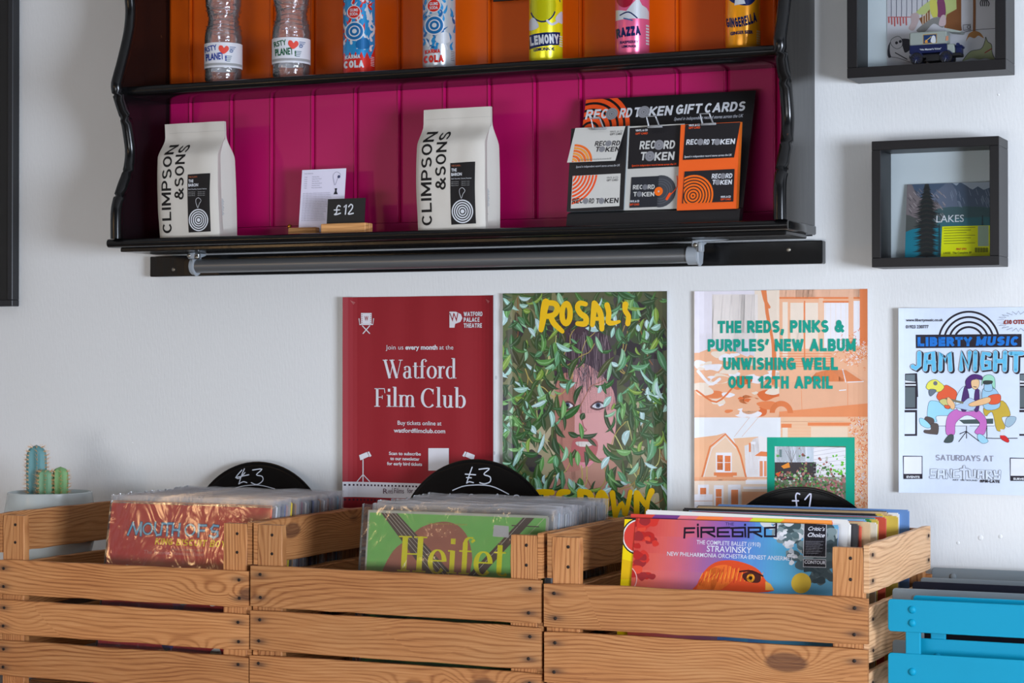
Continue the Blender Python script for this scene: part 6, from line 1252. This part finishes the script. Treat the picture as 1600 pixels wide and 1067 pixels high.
w3 = sleeve(-1.111, -.384, .105, .3235, .3150, .004, (205, 202, 198), 'pale grey worn paper sleeve rising above the petal record', None, zb=BZ); w3.rotation_euler.y = .018
stack(-1.13, -.766, -.372, -.115, 28, 21, '%s card sleeve, %s in the row behind the pale paper sleeve, right crate', 'records packed in the right crate', None, .10, .03, .3105, .3165, cols=[(226, 220, 205), (60, 120, 50), (40, 38, 42), (210, 200, 180), (80, 60, 110), (90, 130, 180), (200, 170, 70), (230, 226, 220), (60, 140, 150), (200, 80, 60), (120, 160, 190), (190, 160, 120)], xj=.028)
sleeve(-1.0745, -.108, .02, .3180, .3150, .004, (96, 134, 186), 'light blue sleeve with rounded corner at the back of the right crate', None)
# ---------------------------------------------------------------- price discs
def vinyl(uc, vt, y, lean, lab, draw, r=.151):
    top = PY(uc, vt, y); zc = top.z-r*math.cos(lean); o = empty('price_disc', (top.x, y-r*math.sin(lean), zc-r*math.cos(lean)), lab, 'record disc', None)
    n = Vector((0, -math.cos(lean), math.sin(lean))); up = Vector((0, math.sin(lean), math.cos(lean))); cen = Vector((top.x, y-r*math.sin(lean), zc)); ex = Vector((1, 0, 0))
    m = MB(); prof = [(r-.0005, -.0006), (r, .0), (r-.0006, .0011), (r-.003, .0013), (r-.005, .0009)]+[(r-.007-.0021*k, .0009+(.00022 if k % 2 else 0)) for k in range(40)]+[(.052, .0012), (.0036, .0012)]
    seg = 72; rings = [[m.bm.verts.new(cen+(ex*math.cos(2*math.pi*k/seg)+up*math.sin(2*math.pi*k/seg))*rr+n*d) for k in range(seg)] for rr, d in prof]
    for a, b in zip(rings, rings[1:]):
        for k in range(seg): m.bm.faces.new((a[k], a[(k+1) % seg], b[(k+1) % seg], b[k]))
    bk = [[m.bm.verts.new(cen+(ex*math.cos(2*math.pi*k/seg)+up*math.sin(2*math.pi*k/seg))*rr-n*.0006) for k in range(seg)] for rr in (.0036,)]
    for k in range(seg): m.bm.faces.new((rings[0][k], rings[0][(k+1) % seg], bk[0][(k+1) % seg], bk[0][k])); m.bm.faces.new((rings[-1][k], rings[-1][(k+1) % seg], bk[0][(k+1) % seg], bk[0][k]))
    m.build('disc', VINYL, o, .5)
    m = MB(); m.bm.verts.ensure_lookup_table()
    ra = [[m.bm.verts.new(cen+(ex*math.cos(2*math.pi*k/32)+up*math.sin(2*math.pi*k/32))*rr+n*.0016) for k in range(32)] for rr in (.0036, .050)]
    for k in range(32): m.bm.faces.new((ra[0][k], ra[0][(k+1) % 32], ra[1][(k+1) % 32], ra[1][k]))
    m.build('centre_label', mat('disc_label', C(180, 60, 50), .5), o)
    A = Art(cen+up*r-ex*r, ex, -up); draw(A); A.build('chalk_price', INK, o, 1.6e-3)
CW = (.74, .78, .86, 1)
def pr1(A):
    Zv = lambda pts: A.P([(300+a/5.08, 690+b/5.08) for a, b in pts])
    for q in ([(420, 215), (400, 260), (375, 335)], [(350, 285), (455, 262)], [(375, 335), (410, 318), (440, 325)], [(400, 225), (355, 280), (380, 290), (425, 245)], [(485, 225), (560, 218), (515, 262), (560, 275), (565, 310), (520, 340), (475, 325)]): A.stroke(Zv(q), 1.9, CW)
    A.stroke(Zv([(335, 372), (420, 350), (540, 345), (662, 374)]), 1.4, CW)
    for q in ([(300, 425), (305, 395)], [(435, 440), (455, 392), (470, 395)], [(610, 430), (630, 390)], [(690, 430), (690, 398)], [(735, 430), (740, 405), (760, 402), (770, 425)]): A.stroke(Zv(q), 1.8, CW)
def pr2(A):
    Zv = lambda pts: A.P([(540+a/4.638, 690+b/4.638) for a, b in pts])
    for q in ([(920, 185), (900, 240), (880, 300)], [(870, 235), (945, 240)], [(880, 300), (900, 290), (930, 297)], [(880, 260), (915, 262)], [(970, 200), (1045, 195), (1005, 235), (1050, 255), (1050, 290), (1010, 305), (975, 297)]): A.stroke(Zv(q), 2.0, CW)
    A.stroke(Zv([(780, 352), (880, 318), (1050, 320), (1185, 380)]), 1.8, CW)
    for q in ([(735, 420), (760, 378)], [(785, 420), (795, 390)], [(770, 425), (810, 405)], [(890, 420), (905, 385), (925, 383)], [(945, 415), (975, 400)], [(985, 420), (1005, 405)], [(1080, 420), (1105, 378), (1110, 420)], [(1150, 420), (1160, 390)], [(1215, 420), (1225, 392), (1255, 390), (1268, 420)], [(520, 430), (545, 400), (570, 410)]): A.stroke(Zv(q), 1.9, CW)
def pr3(A):
    Zv = lambda pts: A.P([(1150+a/4.848, 740+b/4.848) for a, b in pts])
    for q in ([(485, 155), (465, 148), (455, 170), (460, 220), (465, 265)], [(430, 205), (475, 205)], [(430, 262), (455, 250), (480, 268), (515, 268)], [(525, 195), (570, 152), (555, 272)]): A.stroke(Zv(q), 2.4, (.8, .8, .95, 1))
vinyl(405, 721, -.026, .035, 'black vinyl disc with chalk price, half hidden behind the left crate records', pr1)
vinyl(745, 717, -.062, .04, 'black vinyl disc with chalk price, standing in front of the red and leafy posters', pr2)
vinyl(1252, 760, -.070, .03, 'black vinyl disc with chalk price of one pound, in front of the orange poster', pr3)
# ---------------------------------------------------------------- cactus
pc = PY(78, 770, -.20); px0, py0 = pc.x, -.20
boxt = MB().box(px0-.13, -2.258, -.44, -.06, TZ, .8075, .003).build('storage_box', mat('pale_grey_box', C(178, 182, 186), .6)); tag(boxt, 'pale grey box on the table left of the crates, under the cactus pot', 'box')
pot = empty('cactus_pot', (px0, py0, .8075), 'round pale glazed pot with three small ribbed cacti behind the left crate', 'potted plant')
zr = PY(78, 768, py0).z; hh = zr-.8075
MB().lathe([(.055, 0), (.066, .004), (.075, .02), (.0845, hh*.45), (.0845, hh*.62), (.0775, hh*.92), (.0765, hh-.001), (.0745, hh), (.0725, hh-.003), (.072, hh-.012)], (px0, py0, .8075), 48).build('pot', mat('pale_glaze', C(172, 178, 176), .15, 0, .6), pot, .8)
so = MB(); so.lathe([(.0725, hh-.016), (.03, hh-.013), (.001, hh-.012)], (px0, py0, .8075), 32); so.build('soil', mat('potting_soil', S(70, 55, 44), .9, bump=(80, 1, .004)), pot)
def cactus(u, vtop, r, colr, seed, yo=0):
    b = PY(u, 768, py0+yo); z0 = b.z-.012; tp = PY(u, vtop, py0+yo).z; H = tp-z0; ribs = 7; seg = ribs*4; m = MB(); rings = []
    for j in range(15):
        h = j/14; rad = r*(.92+.08*math.sin(h*3))*(1 if h < .78 else math.sqrt(max(0, 1-((h-.78)/.22)**2))*.98+.02)
        rings.append([m.bm.verts.new((b.x+rad*(1+.17*math.cos(2*math.pi*k/4))*math.cos(2*math.pi*k/seg), py0+yo+rad*(1+.17*math.cos(2*math.pi*k/4))*math.sin(2*math.pi*k/seg), z0+h*H)) for k in range(seg)])
    for a, c_ in zip(rings, rings[1:]):
        for k in range(seg): m.bm.faces.new((a[k], a[(k+1) % seg], c_[(k+1) % seg], c_[k]))
    m.bm.faces.new(rings[-1])
    cc = m.build('cactus_stem', mat('cactus_%d' % seed, colr, .55, vary=.15), pot, 1.2)
    # areoles and spines, one mesh
    rnd = random.Random(seed); V, Fc = [], []; off = wloc(cc)
    def tri(p, d, w_):
        s = d.cross(Vector((0, 0, 1))).normalized()*w_; s2 = d.cross(s).normalized()*w_; i = len(V); V.extend([p+s-off, p-s*.5+s2-off, p-s*.5-s2-off, p+d-off]); Fc.extend([(i, i+1, i+3), (i+1, i+2, i+3), (i+2, i, i+3)])
    for q in range(ribs):
        a = 2*math.pi*q/ribs
        for j in range(int(H/.0075)):
            h = (j+.5)*.0075/H; rad = r*1.14*(1 if h < .78 else math.sqrt(max(0, 1-((h-.78)/.22)**2))); p = Vector((b.x+rad*math.cos(a), py0+yo+rad*math.sin(a), z0+h*H)); out = Vector((math.cos(a), math.sin(a), .25+.9*max(0, h-.7)))
            for s_ in range(6): tri(p, (out.normalized()+Vector((rnd.uniform(-.8, .8), rnd.uniform(-.8, .8), rnd.uniform(-.7, .9)))).normalized()*rnd.uniform(.005, .0115), .00035)
            tri(p-out*.001, out*.003, .0012)
    me = bpy.data.meshes.new('spines'); me.from_pydata(V, [], Fc); me.materials.append(mat('cactus_spines', C(206, 160, 110), .6)); so_ = link('spines', me, cc); so_['kind'] = 'stuff'
cactus(57, 695, .0165, C(88, 134, 136), 1); cactus(70.5, 733, .0125, C(106, 146, 110), 2, -.018); cactus(94.5, 729, .0125, C(112, 152, 96), 3, .004)
# ---------------------------------------------------------------- folded metal chairs
def chair(x0, y, ztop, colname, c, lab, grp=None, W=.40, gap=.075, hs=.045, rough=.5, lean=.0, chip=False):
    m_ = mat(colname, c, rough, 0, .22, bump=(60, .25, .0006)); t = empty('folding_chair', (x0+W/2, y, 0), lab, 'chair', grp)
    sl = .0; R = .006
    def slat(z1, h, yy, xa=x0, xb=x0+W, name='back_slat', th=.0022, riv=2):
        m = MB(); r = .005; out = []
        for cx_, cz_, a0 in ((xb-r, z1-r, 0), (xa+r, z1-r, 90), (xa+r, z1-h+r, 180), (xb-r, z1-h+r, 270)):
            for k in range(5): a = math.radians(a0+22.5*k); out.append((cx_+r*math.cos(a), cz_+r*math.sin(a)))
        m.prism(out, lambda p, q, tt: (p, tt, q), yy-th, yy, .0006); o = m.build(name, m_, t, .6)
        for sx in (xa+.034, xb-.034):
            for k in range(riv): MB().dome((sx, yy-th+.0002, z1-h*(.30+.41*k if riv == 2 else .5)), .0056, .0034, 14).build('rivet', m_, o, .9)
        return o
    slat(ztop, hs, y); slat(ztop-gap, .050, y, riv=1)
    for sx in (x0+.024, x0+W-.046):      # flat bar uprights running to the floor
        m = MB(); m.box(sx, sx+.021, y+.0005, y+.0065, .012, ztop-.008, .001); m.build('upright', m_, t)
    for sx in (x0+.052, x0+W-.072):      # crossed front legs, folded flat
        m = MB(); m.box(sx, sx+.020, y+.012, y+.018, .0, .66, .001); m.build('front_leg', m_, t)
    for k in range(6): slat(ztop-.215-.062*k, .038, y-.001, x0+.02, x0+W-.02, 'seat_slat', riv=1)
    MB().tube([(x0+.03, y+.010, .12), (x0+W-.03, y+.010, .12)], .006, 10).build('cross_bar', m_, t, .8)
    return t
BLU = S(0, 146, 180, .98); GRY = S(112, 120, 124, 1.35); DK = S(30, 32, 44)
chair(-.7065, -.452, .8463, 'sky_blue_enamel', BLU, 'bright blue folded metal chair, frontmost of the stack')
chair(-.6790, -.418, .8492, 'sky_blue_enamel', BLU, 'bright blue folded metal chair standing second in the stack, behind the frontmost one', gap=.060)
chair(-.7265, -.345, .8500, 'worn_grey_enamel', GRY, 'worn grey folded metal chair directly behind the two blue chairs')
chair(-.7230, -.235, .8490, 'dark_navy_enamel', DK, 'dark navy folded metal chair between grey chairs')
chair(-.7270, -.165, .8480, 'worn_grey_enamel', GRY, 'grey folded metal chair behind the dark navy one')
chair(-.7369, -.045, .8520, 'worn_grey_enamel', GRY, 'grey folded metal chair at the back, nearest the wall', hs=.045)
